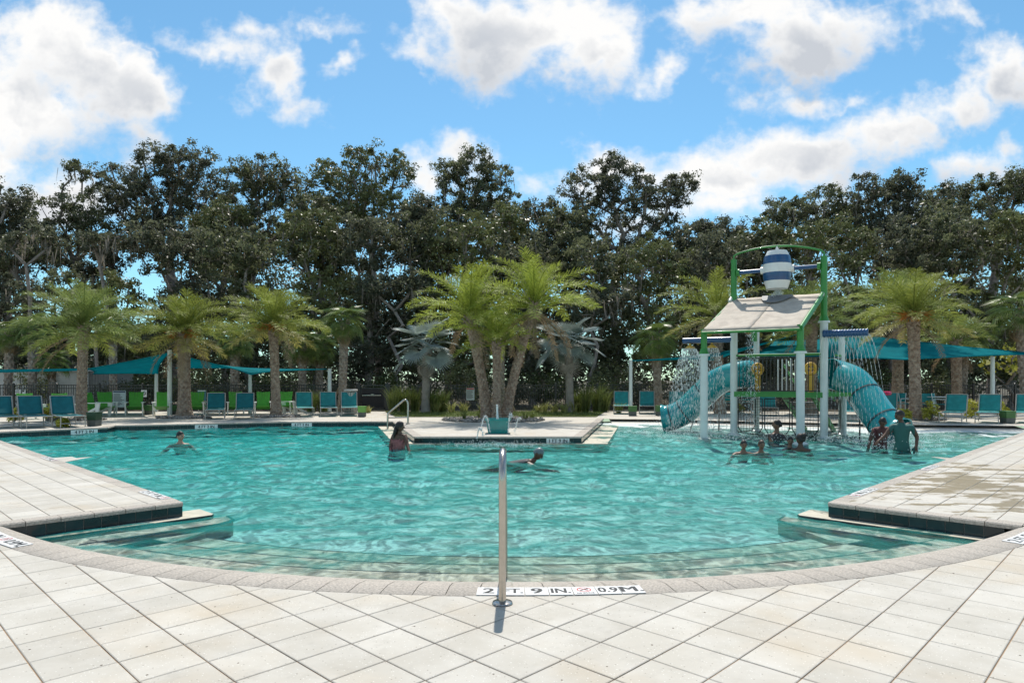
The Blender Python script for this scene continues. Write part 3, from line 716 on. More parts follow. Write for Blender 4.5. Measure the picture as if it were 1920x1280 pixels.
TALL = [  # base px, depth, lobes in px, leaf kind, label
    (30, 43, [(5, 375, 48, 34), (-45, 420, 60, 55), (45, 440, 50, 36), (-10, 500, 70, 45)], 1, 'mossy live oak cut off by the left edge of the picture'),
    (125, 45, [(60, 410, 30, 24), (148, 320, 16, 18), (150, 395, 48, 36), (185, 430, 40, 30), (105, 470, 42, 30)], 0, 'open branchy live oak with a lone twig sticking up at left'),
    (330, 46, [(222, 345, 48, 40), (292, 300, 34, 24), (345, 315, 58, 36), (270, 380, 72, 44), (385, 365, 50, 42), (330, 430, 72, 44), (250, 440, 46, 26)], 1, 'broad dark live oak with arching limbs behind the left palms'),
    (470, 45, [(500, 322, 52, 28), (465, 370, 50, 42), (545, 350, 40, 36), (500, 420, 78, 46), (430, 450, 45, 34)], 0, 'rounded grey green live oak left of the tallest oak'),
    (715, 45, [(625, 325, 38, 26), (690, 295, 42, 22), (745, 318, 26, 34), (665, 370, 66, 38), (715, 400, 70, 44), (640, 420, 50, 30)], 2, 'tallest live oak, lacy crown against blue sky left of centre'),
    (838, 46, [(845, 322, 28, 20), (885, 298, 30, 18), (930, 322, 26, 26), (880, 350, 56, 36), (905, 400, 66, 46), (840, 420, 50, 40)], 0, 'live oak with three top tufts before a white cloud'),
    (1005, 44, [(992, 392, 20, 22), (1035, 405, 30, 28), (985, 440, 34, 34), (1040, 470, 46, 44)], 1, 'small thin crowned oak in the dip right of centre'),
    (1150, 45, [(1155, 312, 32, 22), (1100, 365, 46, 34), (1180, 360, 50, 36), (1275, 342, 30, 16), (1235, 375, 46, 36), (1120, 430, 70, 48), (1235, 450, 60, 52)], 1, 'large live oak with a wing of leaves reaching right'),
    (1370, 46, [(1355, 432, 36, 22), (1395, 452, 30, 26), (1345, 475, 52, 40)], 1, 'low dark oak seen behind the tipping bucket'),
    (1520, 46, [(1478, 395, 38, 28), (1550, 372, 48, 26), (1500, 435, 70, 44), (1590, 420, 54, 42)], 0, 'grey green oak directly right of the tipping bucket arch'),
    (1690, 45, [(1645, 350, 44, 24), (1695, 345, 36, 22), (1650, 400, 66, 42), (1735, 385, 52, 36), (1690, 450, 84, 44)], 1, 'wide domed live oak above the right date palm'),
    (1860, 46, [(1790, 372, 42, 26), (1855, 358, 48, 26), (1905, 345, 24, 26), (1830, 430, 70, 48), (1920, 410, 56, 52)], 0, 'live oak at the right edge of the picture'),
]
for k, (bx, Y, L_, lm, lab) in enumerate(TALL):
    p = V(bx, 740, Y); oak('live_oak', lab, (p.x, Y, -.06), random.uniform(4.2, 6.0), lobes_px(L_, Y), 100 + k, M_leaf[lm], 'tall live oaks behind the pool', per=66, leaf=.15, dens=.86, moss=18, trunk_r=random.uniform(.38, .55))
MID = [(60, 41, [(80, 470, 40, 30), (20, 480, 44, 34)]), (210, 41.5, [(215, 470, 34, 24), (180, 500, 40, 30)]), (415, 41, [(420, 420, 46, 36), (390, 470, 52, 40), (450, 480, 50, 40)]), (590, 41.5, [(590, 400, 40, 36), (575, 450, 52, 44), (620, 480, 50, 44)]), (790, 41, [(790, 395, 36, 30), (770, 440, 52, 44), (815, 480, 52, 44)]), (965, 41.5, [(955, 425, 36, 32), (960, 480, 54, 46), (930, 520, 44, 40)]), (1065, 41, [(1065, 420, 38, 36), (1060, 480, 52, 46)]), (1310, 41.5, [(1300, 450, 40, 36), (1315, 500, 50, 46)]), (1420, 41, [(1430, 450, 44, 32), (1400, 490, 50, 42)]), (1760, 41, [(1770, 420, 54, 40), (1740, 480, 54, 44)])]
for k, (bx, Y, L_) in enumerate(MID):
    p = V(bx, 740, Y); oak('mid_oak', 'shaggy oak filling the gap between taller oaks, %s from the left' % ORD[k], (p.x, Y, -.06), 3.2, lobes_px(L_, Y), 700 + k, M_leaf[k % 3], 'shaggy oaks between the tall oaks', moss=14, trunk_r=.3)
LOW = [(20, 37.5, [(10, 560, 60, 42), (60, 640, 60, 50)]), (135, 38, [(130, 540, 44, 30), (150, 630, 60, 52)]), (245, 39, [(230, 560, 50, 40), (250, 650, 60, 48)]),
       (345, 38, [(330, 490, 62, 40), (370, 570, 60, 50), (340, 650, 60, 48)]), (470, 37, [(455, 500, 60, 46), (500, 590, 60, 56), (460, 660, 60, 44)]), (590, 38, [(585, 470, 58, 48), (620, 560, 60, 60), (590, 650, 60, 52)]),
       (690, 37, [(690, 480, 54, 50), (710, 580, 58, 60), (690, 660, 60, 50)]), (790, 38.5, [(790, 470, 56, 50), (800, 570, 60, 60), (790, 660, 58, 50)]), (890, 38, [(880, 480, 60, 50), (900, 580, 62, 60), (890, 665, 60, 48)]),
       (1000, 37.5, [(985, 520, 52, 46), (1010, 610, 60, 60), (1000, 675, 60, 40)]), (1110, 38, [(1105, 520, 62, 50), (1120, 610, 62, 60), (1110, 680, 60, 40)]), (1225, 38.5, [(1220, 530, 60, 54), (1230, 620, 60, 60)]),
       (1335, 38, [(1330, 520, 58, 46), (1340, 610, 62, 60)]), (1445, 39, [(1430, 500, 56, 44), (1450, 590, 60, 60), (1440, 670, 60, 44)]), (1560, 38, [(1555, 490, 62, 46), (1570, 580, 62, 60), (1560, 670, 60, 44)]),
       (1675, 38.5, [(1665, 500, 66, 48), (1680, 590, 62, 60), (1670, 670, 60, 44)]), (1785, 38, [(1780, 490, 62, 50), (1790, 590, 62, 60), (1780, 670, 60, 44)]), (1900, 38, [(1890, 490, 62, 56), (1910, 590, 62, 60), (1900, 670, 60, 44)])]
for k, (bx, Y, L_) in enumerate(LOW):
    if k >= 3: L_ = [(L_[0][0], L_[0][1] - 22, L_[0][2] * 1.1, L_[0][3] * 1.1)] + L_[1:]
    p = V(bx, 740, Y)
    oak('understory_tree', 'dense dark tree of the low row behind the fence, %s from the left' % ORD[k], (p.x, Y, -.06), 1.6, lobes_px(L_, Y), 300 + k, M_leaf[(k * 2 + 1) % 3], 'low row of dark trees behind the fence', per=66, leaf=0.16, dens=.95, moss=10, trunk_r=.2)
# the big mossy trunks that show between the palms
for k, (bx, Y, tp, lab) in enumerate([(755, 35.5, (735, 560), 'thick forked oak trunk behind the left silver palm'), (1100, 35, (1130, 590), 'dark oak trunk right of the right silver palm'), (55, 36, (40, 470), 'tall bare mossy trunk behind the far left palms'), (160, 36, (215, 470), 'slanting forked trunk behind the first date palm')]):
    p = V(bx, 740, Y); q = V(tp[0], tp[1], Y); ctr = [(q.x + dx, Y + dy, q.z + dz, .9, .9, .6) for dx, dy, dz in ((-.9, 0, .5), (.9, .4, .9))]
    oak('old_oak', lab, (p.x, Y, -.06), 2.2, ctr, 500 + k, M_leaf[1], 'old trunks behind the fence', per=70, dens=.8, moss=26, trunk_r=.42)
# woodland further back that reads as one mass
r_ = np.random.default_rng(77); cc_ = []; rr_ = []
for k in range(3900):
    x = r_.uniform(-54, 54); y = r_.uniform(56, 64); cc_.append((x, y, r_.uniform(0.3, (6.0 if x < -30 else 11.0) + 1.6 * math.sin(x * .21) + 1.4 * math.sin(x * .53 + 1)))); rr_.append(r_.uniform(.7, 1.3))
v_, q_ = leaves_np(cc_, rr_, 45, .34, r_)
o = link(bpy.data.objects.new('far_woodland', np_mesh('far_woodland', v_, q_, M_leaf[1]))); tag(o, 'far belt of dark woodland glimpsed between the oak trunks', 'woodland', kind='stuff')

# ------------------------------------------------------------------ palms
M_frond = [mat('date_frond_a', (0.29, 0.33, 0.07), 0.5, spec=0.25, var=0.3, vscale=1.3, transl=0.38, randv=.18), mat('date_frond_b', (0.25, 0.31, 0.09), 0.5, spec=0.25, var=0.3, vscale=1.3, transl=0.38, randv=.18),
           mat('date_frond_bright', (0.34, 0.40, 0.07), 0.5, spec=0.25, var=0.25, vscale=1.3, transl=0.42, randv=.15)]
M_dead = mat('dead_frond', (0.34, 0.25, 0.15), 0.85, var=0.25, vscale=2, transl=0.25, randv=.12)
M_olive = mat('old_frond', (0.40, 0.36, 0.10), 0.5, var=0.25, vscale=2, transl=0.3, randv=.12)
M_fan = mat('cabbage_fan_leaf', (0.17, 0.23, 0.06), 0.35, spec=0.5, var=0.3, vscale=2, transl=0.3, randv=.2)
M_silver = mat('silver_fan_leaf', (0.27, 0.325, 0.295), 0.5, var=0.2, vscale=2, transl=0.2, randv=.15)
M_ptrunk = mat('date_palm_trunk', (0.42, 0.33, 0.25), 0.9, col2=(0.20, 0.135, 0.095), vscale=9, bump=0.012, bscale=40)
M_ptrunk2 = mat('cabbage_palm_trunk', (0.40, 0.35, 0.29), 0.9, col2=(0.19, 0.145, 0.11), vscale=8, bump=0.012, bscale=40)
M_fruit = mat('date_fruit', (0.55, 0.20, 0.03), 0.5, var=0.25, vscale=20)
M_petiole = mat('petiole', (0.30, 0.31, 0.12), 0.5, var=0.2)
def frond_mesh(elev, Lg, seed, material, droop=1.0, n=64, wl=.44, ww=.015):
    r = random.Random(seed); mb = MB(); pts = []; p = Vector((0, 0, 0)); a = elev; m = 16
    for k in range(m + 1):
        pts.append(p.copy()); a_ = a - droop * (k / m) ** 1.5; p = p + Vector((math.cos(a_), 0, math.sin(a_))) * (Lg / m)
    mb.tube(pts, [.022 * (1 - .85 * k / m) + .003 for k in range(m + 1)], 4)
    for k in range(n):
        f = .10 + .90 * (k + r.random() * .6) / n; q = f * m; i = min(int(q), m - 1); base = pts[i].lerp(pts[i + 1], q - i); d = (pts[i + 1] - pts[i]).normalized(); up = Vector((0, 1, 0)).cross(d) * -1
        ln = wl * (math.sin(min(1, f * 1.25 + .12) * math.pi * .60) ** .7) * (1.0 if f < .7 else 1 - .55 * (f - .7) / .3) * r.uniform(.8, 1.15)
        for sd in (-1, 1):
            fan = r.uniform(-.35, .85); fw = r.uniform(.55, .95)
            dv = (Vector((0, 1, 0)) * sd * math.cos(fan) + up * math.sin(fan)).normalized() * math.cos(fw) + d * math.sin(fw); dv.normalize()
            mid = base + dv * ln * .55; tip = base + (dv * ln) + Vector((0, 0, -.10 * ln * r.uniform(.5, 2.2)))
            wv = d.cross(dv).cross(dv).normalized() * ww * .5
            mb.add([base - wv * .5, base + wv * .5, mid + wv, mid - wv, tip], [(0, 1, 2, 3), (3, 2, 4)])
    me = mb.mesh('frond'); me.materials.append(material); return me
FR = {}
def frond_set(kind, Lg):
    key = (kind, round(Lg, 2))
    if key not in FR:
        g_ = {'a': M_frond[0], 'b': M_frond[1], 'c': M_frond[2]}[kind]; s0 = hash(key) % 1000 if False else int(Lg * 100) + ord(kind)
        FR[key] = [[frond_mesh(e, Lg * l, s0 + i * 7 + j, g_ if e > -.05 else (M_olive if kind != 'b' else M_frond[0]), dr) for j in range(2)] for i, (e, l, dr) in enumerate(((1.18, .80, .65), (.95, 1.02, 1.0), (.70, 1.08, 1.2), (.42, 1.08, 1.1), (.18, 1.0, .85), (-.15, .9, .60)))]
        FR[key].append([frond_mesh(-.25 - .35 * j, Lg * .9, s0 + 90 + j, M_dead, .95 - .2 * j, n=44, wl=.26) for j in range(2)])
    return FR[key]
def scaly_trunk(path, rad, n=40, pitch=.10, k=9, depth=.035, m=None):
    """trunk swept along a path with the diamond pattern of old leaf bases as real relief"""
    L_ = sum((Vector(path[i + 1]) - Vector(path[i])).length for i in range(len(path) - 1)); rows = m or int(L_ / .028); P = [Vector(p) for p in path]
    mb = MB(); cum = [0.0]
    for i in range(len(P) - 1): cum.append(cum[-1] + (P[i + 1] - P[i]).length)
    for a in range(rows + 1):
        s = L_ * a / rows; i = 0
        while i < len(P) - 2 and cum[i + 1] < s: i += 1
        f = (s - cum[i]) / max(1e-6, cum[i + 1] - cum[i]); c = P[i].lerp(P[i + 1], f); r0 = rad[i] + (rad[i + 1] - rad[i]) * f
        for b in range(n):
            th = 2 * math.pi * b / n; u = k * b / n; w = s / pitch / 2
            fu = (u + w) % 1.0; fv = (u - w) % 1.0; e = min(fu, 1 - fu, fv, 1 - fv) * 2
            up = ((fu + (1 - fv)) * .5) % 1.0
            rr = r0 + depth * (min(1, e * 1.6) - .5) + depth * .5 * ((w * 2) % 1.0 - .5) * min(1, e * 2)
            mb.v.append((c.x + rr * math.cos(th), c.y + rr * math.sin(th), c.z))
    for a in range(rows):
        for b in range(n): q = a * n + b; w_ = a * n + (b + 1) % n; mb.f.append((q, w_, w_ + n, q + n))
    mb.f.append(tuple(range(rows * n, rows * n + n)))
    return mb
def date_palm(label, base, top, Lg, kind, seed, r0=.19, nf=46, dead=4, fruit=False, group='date palms round the pool', lowbias=1.15):
    r = random.Random(seed); b = Vector(base); t = thing('date_palm', label, 'palm', b, group=group); e = Vector(top) - b; r0 *= .84
    path = [Vector((e.x * f ** 1.25, e.y * f ** 1.25, e.z * f)) for f in (0, .05, .12, .25, .4, .55, .7, .82, .92, 1.0)]
    rad = [r0 * x for x in (1.5, 1.32, 1.12, 1.0, .95, .95, .97, 1.03, 1.18, 1.12)]
    scaly_trunk(path, rad).build('trunk', M_ptrunk, t, smooth=35)
    # fresh boots: cut leaf stalks fanning at the head of the trunk
    bt = MB()
    for k in range(34):
        a = k * 2.39996; z = e.z - .42 + .46 * k / 34; c = Vector((e.x, e.y, z)); d = Vector((math.cos(a), math.sin(a), 0)); bt.bar(c + d * r0 * .75, c + d * (r0 * 1.28) + Vector((0, 0, .13)), .075, .03)
    bt.build('boots', M_ptrunk, t)
    FS = frond_set(kind, Lg)
    for k in range(nf):
        f = (k + .5) / nf; cls = min(4, int(f ** 1.1 * 5)) if kind == 'c' else min(5, int(f ** 1.1 * 6)); a = k * 2.39996 + r.uniform(-.2, .2)
        o = bpy.data.objects.new('frond', FS[cls][r.randrange(2)]); link(o, t); o.location = e + Vector((0, 0, .10 - .30 * f)); o.rotation_euler = (r.uniform(-.12, .12), r.uniform(-.13, .13), a); s_ = r.uniform(.85, 1.08); o.scale = (s_, s_, s_)
    for k in range(dead):
        o = bpy.data.objects.new('dead_frond', FS[6][k % 2]); link(o, t); o.location = e + Vector((0, 0, -.28)); o.rotation_euler = (0, r.uniform(-.15, .3), r.uniform(0, 6.28)); o['label'] = 'dry brown hanging frond'
    if fruit:
        for k in range(5):
            a = r.uniform(math.pi, 2 * math.pi); mb = MB(); c = e + Vector((math.cos(a) * .22, math.sin(a) * .22, -.02))
            for _ in range(42):
                mb.bar(c, c + Vector((math.cos(a) * r.uniform(.05, .45) + r.gauss(0, .10), math.sin(a) * r.uniform(.05, .45) + r.gauss(0, .10), r.uniform(-.25, .12))), .014, .014)
            mb.build('fruit_stalk', M_fruit, t)
    return t
def at_base(px, d, top_px, top_py, dd=0.0):
    b = Vector(((px - 960) / F * d, d, 0.0)); return b, V(top_px, top_py, d + dd)
DP = [  # label, base px, depth, top px, top py, frond length, kind, r0, fronds, dead, fruit
    ('date palm beside the dark green bin, leftmost by the pool', 152, 23.0, 157, 612, 2.05, 'b', .18, 60, 2, False),
    ('thick date palm between green chairs and teal loungers', 346, 25.0, 345, 622, 1.95, 'a', .25, 58, 6, True),
    ('date palm with fruit beside three teal loungers', 518, 25.5, 512, 610, 2.0, 'a', .19, 58, 2, True),
    ('leaning date palm of the central clump, tilting left', 914, 23.3, 880, 592, 2.32, 'c', .20, 46, 5, False),
    ('short straight date palm in the middle of the clump', 931, 22.9, 931, 640, 1.7, 'c', .15, 24, 0, False),
    ('tall date palm of the clump leaning right, dead fronds hanging', 948, 23.3, 1002, 570, 2.34, 'c', .19, 48, 12, False),
    ('date palm with orange fruit right of the water slide', 1717, 23.2, 1712, 590, 2.05, 'a', .21, 52, 2, True),
    ('date palm crown rising behind the left slide and shower', 1350, 27.5, 1345, 590, 2.4, 'a', .2, 48, 3, False),
    ('date palm trunk behind the platform, crown under the roof', 1520, 27.0, 1522, 600, 2.1, 'b', .24, 48, 3, False),
    ('date palm half hidden behind the right shade sail', 1683, 29.0, 1685, 570, 2.1, 'b', .26, 40, 3, False),
    ('date palm crown behind the tallest fence palm row at right', 1795, 29.5, 1792, 640, 1.6, 'b', .24, 24, 2, False),
]
for k, (lab, bx, d, tx, ty, Lg, kd, r0, nf, dead, fr) in enumerate(DP):
    b, t_ = at_base(bx, d, tx, ty); date_palm(lab, b, t_, Lg, kd, 40 + k, r0, int(nf * (.84 if kd == 'c' else .95)), dead, fr, lowbias=1.7 if kd == 'c' else 1.3)

def fan_mesh(R, seg, seed, material, petiole, droop, stiff):
    r = random.Random(seed); mb = MB()
    pt = [Vector((petiole * f, 0, -.10 * petiole * f * f)) for f in (0, .35, .7, 1.0)]; mb.tube(pt, [.022, .018, .015, .012], 4)
    hub = pt[-1]; cb, sb = math.cos(.55), math.sin(.55); span = math.radians(250 if stiff else 220)
    for k in range(seg):
        a0 = -span / 2 + span * k / seg; a1 = -span / 2 + span * (k + 1) / seg; am = (a0 + a1) / 2; Rr = R * (.72 + .28 * math.cos(am * .62)) * r.uniform(.92, 1.05)
        def P(a, rr, lift): 
            z = lift - droop * (rr / R) ** 2 * R * (1.0 if rr > R * .5 else .6) + abs(math.sin(a)) * rr * .18
            x_ = math.cos(a) * rr; return hub + Vector((x_ * cb + z * sb, math.sin(a) * rr, z * cb - x_ * sb))
        rm = Rr * (.60 if stiff else .42)
        mb.add([P(a0, .03, 0), P(am, .03, .004), P(am, rm, .03), P(a0, rm, 0), P(a1, .03, 0), P(a1, rm, 0)], [(0, 1, 2, 3), (1, 4, 5, 2)])
        tip = P(am + r.uniform(-.03, .03), Rr, 0) - Vector((0, 0, (0 if stiff else r.uniform(.02, .16)) * R)); wd = R * .018
        mid = P(am, (rm + Rr) / 2, .01)
        mb.add([P(a0 + (am - a0) * .25, rm, .005), P(am, rm, .03), P(a1 - (a1 - am) * .25, rm, .005), tip], [(0, 1, 3), (1, 2, 3)])
    me = mb.mesh('fan_leaf'); me.materials.append(material); return me
FM = {}
def fan_palm(label, base, top, R, kind, seed, r0=.15, nl=26, group='cabbage palms along the fence', dead=3, stakes=0):
    r = random.Random(seed); b = Vector(base); silver = kind == 'silver'
    t = thing('silver_palm' if silver else 'cabbage_palm', label, 'palm', b, group=group); e = Vector(top) - b
    path = [Vector((e.x * f, e.y * f, e.z * f)) for f in (0, .06, .2, .4, .6, .8, .93, 1.0)]
    if silver:
        rad = [r0 * x for x in (1.25, 1.1, 1, .98, .96, 1.0, 1.25, 1.1)]; mb = MB().tube([p for p in path], rad, 14); mb.build('trunk', mat('ringed_palm_trunk', (0.28, 0.25, 0.22), 0.9, var=.2, vscale=5, bump=.012, bscale=18), t, smooth=50)
    else:
        rad = [r0 * x for x in (1.2, 1.05, 1, 1, 1.05, 1.12, 1.15, 1.0)]; scaly_trunk(path, rad, n=28, pitch=.17, k=6, depth=.05, m=int(e.length / .045)).build('trunk', M_ptrunk2, t, smooth=30)
    bt = MB()
    for k in range(22 if not silver else 16):
        a = k * 2.39996; z = e.length - .55 + .6 * k / 22; c = e * (z / e.length); d = Vector((math.cos(a), math.sin(a), 0)); bt.bar(c + d * r0 * .8, c + d * (r0 * 1.5) + Vector((0, 0, .24)), .06, .02)
    bt.build('boots', M_ptrunk2, t)
    key = (kind, round(R, 2))
    if key not in FM:
        FM[key] = [fan_mesh(R, 30 if silver else 26, 5 * i + int(R * 70), M_silver if silver else M_fan, R * (.95 if silver else .85), (.12 if silver else .42), silver) for i in range(3)]
        FM[key].append(fan_mesh(R * .85, 22, 91, M_dead if not silver else mat('dry_silver_leaf', (0.40, 0.37, 0.33), .8, var=.2, transl=.2), R * .8, .6, False))
    for k in range(nl):
        f = (k + .5) / nl; el = 1.35 - 1.75 * f ** .9; a = k * 2.39996 + r.uniform(-.25, .25)
        o = bpy.data.objects.new('fan_leaf', FM[key][r.randrange(3)]); link(o, t); o.location = e + Vector((0, 0, .05 - .12 * f))
        o.rotation_mode = 'QUATERNION'; o.rotation_quaternion = Euler((0, 0, a)).to_quaternion() @ Euler((0, -el, 0)).to_quaternion() @ Euler((r.uniform(-.35, .35), 0, 0)).to_quaternion(); s_ = r.uniform(.85, 1.1); o.scale = (s_,) * 3
    for k in range(dead):
        a = r.uniform(0, 6.28); o = bpy.data.objects.new('dead_leaf', FM[key][3]); link(o, t); o.location = e + Vector((0, 0, -.15)); o.rotation_mode = 'QUATERNION'; o.rotation_quaternion = Euler((0, 0, a)).to_quaternion() @ Euler((0, 1.1, 0)).to_quaternion(); o['label'] = 'dry brown hanging leaf'
    if stakes:
        M_stk = mat('timber_stake', (0.30, 0.24, 0.17), .9, var=.2)
        for k in range(stakes):
            a = 2 * math.pi * k / stakes + .5; d = Vector((math.cos(a), math.sin(a), 0)); MB().bar(d * .75, d * r0 * 1.05 + Vector((0, 0, 1.05)), .07, .045).build('stake', M_stk, t)
    return t
FP = [(14, 31, 18, 628, .62, .16, 'cabbage palm at the left edge of the picture'), (60, 31, 62, 618, .6, .17, 'cabbage palm behind the first teal lounger'), (97, 31.5, 98, 682, .5, .13, 'short cabbage palm before the beige building'),
      (212, 31, 212, 612, .6, .15, 'cabbage palm trunk right of the beige building'), (440, 30.8, 441, 645, .6, .18, 'staked cabbage palm above the left shade sail'), (566, 30.8, 568, 648, .6, .16, 'cabbage palm between the shade sail posts'),
      (598, 31.5, 600, 655, .55, .15, 'dark trunked cabbage palm beside the sail post'), (641, 29.2, 646, 606, .68, .16, 'cabbage palm left of the black gate'), (1236, 29.5, 1228, 640, .68, .16, 'cabbage palm behind the left shower spray'),
      (938, 29.0, 936, 610, .6, .19, 'dark staked palm behind the central clump'), (1805, 31, 1808, 640, .75, .16, 'cabbage palm spreading over the right shade sail'), (1925, 28.5, 1912, 588, .85, .18, 'cabbage palm at the right edge of the picture')]
for k, (bx, d, tx, ty, R, r0, lab) in enumerate(FP):
    b, t_ = at_base(bx, d, tx, ty); fan_palm(lab, b, t_, R, 'green', 60 + k, r0, 24, stakes=3 if k in (4, 5, 7, 9) else 0)
for k, (bx, d, tx, ty, lab) in enumerate([(798, 28.6, 800, 655, 'silver blue fan palm left of the central clump'), (1069, 28.6, 1066, 650, 'silver blue fan palm right of the central clump')]):
    b, t_ = at_base(bx, d, tx, ty); fan_palm(lab, b, t_, .84, 'silver', 80 + k, .17, 20, 'silver fan palms', 3)

# ------------------------------------------------------------------ shrubs, grasses, bed and lawn
def shrub(name, label, base, w, h, m, seed, per=60, leaf=.1, n=18, cat='shrub', group=None):
    r = np.random.default_rng(seed); t = thing(name, label, cat, base, group=group); cen = []; st_ = MB()
    for k in range(n):
        a = r.uniform(0, 6.28); q = r.uniform(0, 1) ** .5; cen.append(np.array([math.cos(a) * q * w * .42, math.sin(a) * q * w * .42, h * r.uniform(.25, .92) * (1 - .35 * q)]))
        st_.tube([(0, 0, 0), tuple(cen[-1] * .5 + np.array([0, 0, .04])), tuple(cen[-1])], [.014, .01, .005], 4)
    st_.build('stems', M_bark, t); v, q = leaves_np(cen, np.full(n, w * .22), per, leaf, r)
    link(bpy.data.objects.new('foliage', np_mesh('foliage', v, q, m)), t); return t
def grass_clump(label, base, h, w, m, seed, n=150, group='ornamental grasses along the fence', name='grass_clump', lean=.55):
    r = random.Random(seed); mb = MB()
    for k in range(n):
        a = r.uniform(0, 6.28); q = r.uniform(0, w * .22); x, y = math.cos(a) * q, math.sin(a) * q; hh = h * r.uniform(.55, 1.05); ln = hh * lean * r.uniform(.1, 1.0); b = r.uniform(0, 6.28); wd = .011; a2 = a + r.uniform(-.6, .6)
        p = [Vector((x, y, 0)), Vector((x + math.cos(a2) * ln * .3, y + math.sin(a2) * ln * .3, hh * .6)), Vector((x + math.cos(a2) * ln, y + math.sin(a2) * ln, hh * (1 - .12 * ln / hh)))]
        dx = Vector((math.cos(b), math.sin(b), 0)) * wd
        mb.add([p[0] - dx, p[0] + dx, p[1] + dx, p[1] - dx, p[2]], [(0, 1, 2, 3), (3, 2, 4)])
    t = thing(name, label, 'plant', base, group=group); mb.build('blades', m, t)
    s_ = MB().lathe([(.02, 0), (w * .16, .0), (w * .12, .06), (.02, .09)], 8); s_.build('crown_base', M_soil, t); return t
M_grass = mat('grass_blade', (0.16, 0.20, 0.05), 0.5, var=.35, vscale=3, transl=.3, randv=.2)
M_grass2 = mat('pale_grass_blade', (0.36, 0.36, 0.12), 0.5, var=.3, vscale=3, transl=.3, randv=.2)
GR = [(738, 1.25), (757, 1.3), (778, 1.25), (815, 1.2), (830, 1.05), (1082, 1.1), (1098, 1.3), (1120, 1.35), (1133, 1.2), (584, 1.0), (605, 1.0)]
for k, (px, h) in enumerate(GR):
    d = 28.7 + (k % 3) * .25; grass_clump('tall green grass clump before the black fence, %s from the left' % ORD[k], ((px - 960) / F * d, d, 0), h, .8, M_grass, 900 + k)
SM = [(847, .55), (870, .5), (905, .4), (1008, .4), (1022, .55), (1040, .5), (1058, .55), (1075, .6), (1160, .5), (820, .5), (690, .35)]
for k, (px, h) in enumerate(SM):
    d = 28.2 + (k % 2) * .3; grass_clump('low pale striped plant along the fence bed, %s of its row' % ORD[k], ((px - 960) / F * d, d, 0), h, .6, M_grass2, 950 + k, n=60, group='striped bed plants', name='striped_plant', lean=.9)
for k, (px, py, w, h, lab) in enumerate([(1690, 790, .55, .55, 'small golden shrub left of the fruiting palm'), (1746, 789, .6, .75, 'golden shrub right of the fruiting palm trunk'), (1822, 783, .7, .7, 'golden shrub between two right loungers'), (1880, 780, .5, .6, 'golden shrub behind the right green box'), (1385, 775, .5, .5, 'small golden shrub behind the left slide'),
                                       (26, 792, .5, .55, 'orange green shrub between loungers at far left'), (95, 790, .6, .6, 'croton shrub behind the second left lounger'), (115, 801, .4, .3, 'low croton plant beside the third left lounger')]):
    shrub('golden_shrub', lab, tuple(G(px, py)), w, h, M_yellow, 1200 + k, leaf=.085, per=50, n=14, group='golden shrubs')
p = V(1893, 745, 31.5); oak('golden_tree', 'small tree with yellow green leaves at the right edge', (p.x, 31.5, -.06), 1.0, [(p.x - .3, 31.5, 2.1, .8, .8, .55), (p.x + .4, 31.5, 2.5, .6, .6, .5)], 640, M_yellow, 'golden trees', per=9, leaf=.14, dens=1.0, moss=0, trunk_r=.07)
UN = [(-20, 34), (70, 33.5), (235, 33.5), (290, 34), (370, 34), (420, 33.5), (500, 34), (545, 34), (660, 34), (720, 34.5), (870, 34), (960, 34), (1020, 34.5), (1150, 34), (1200, 33.5), (1290, 34), (1390, 34), (1470, 34), (1640, 34), (1750, 33.5)]
for k, (px, d) in enumerate(UN):
    shrub('undergrowth_bush', 'leafy bush behind the black fence, %s from the left' % ORD[k], ((px - 960) / F * d, d, -.05), 2.6, 2.1 + .5 * math.sin(k * 2.1), [M_shrub, M_leaf[2], M_leaf[1]][k % 3], 1300 + k, per=75, leaf=.13, n=30, group='undergrowth behind the fence')
# lawn strip behind the peninsula
a, b, c, d = G(742, 781.5, 0), G(1118, 781.5, 0), G(1135, 771.5, 0), G(722, 771.5, 0)
M_lawn = mat('lawn', (0.085, 0.11, 0.025), 0.9, var=.3, vscale=3, bump=.02, bscale=60)
mb = MB(); mb.add([(v.x, v.y, .006) for v in (a, b, c, d)], [(0, 1, 2, 3)]); o = mb.build('lawn', M_lawn); o['kind'] = 'structure'
r_ = np.random.default_rng(3); n = 9000; x = r_.uniform(d.x, c.x, n); y = r_.uniform(a.y, c.y, n); k_ = (y - a.y) / (c.y - a.y); ok = (x > a.x + (d.x - a.x) * k_) & (x < b.x + (c.x - b.x) * k_); x, y = x[ok], y[ok]; n = len(x)
an = r_.uniform(0, 6.28, n); h = r_.uniform(.04, .09, n); dx = np.cos(an) * .008; dy = np.sin(an) * .008; z0 = np.full(n, .006)
v_ = np.stack([np.stack([x - dx, y - dy, z0], 1), np.stack([x + dx, y + dy, z0], 1), np.stack([x + dy * 3, y + dx * 3, z0 + h], 1)], 1).reshape(-1, 3)
o = link(bpy.data.objects.new('lawn_grass', np_mesh('lawn_grass', v_, np.arange(len(v_)).reshape(-1, 3), M_grass))); tag(o, 'short mown grass strip between pool deck and fence', 'grass', kind='stuff')
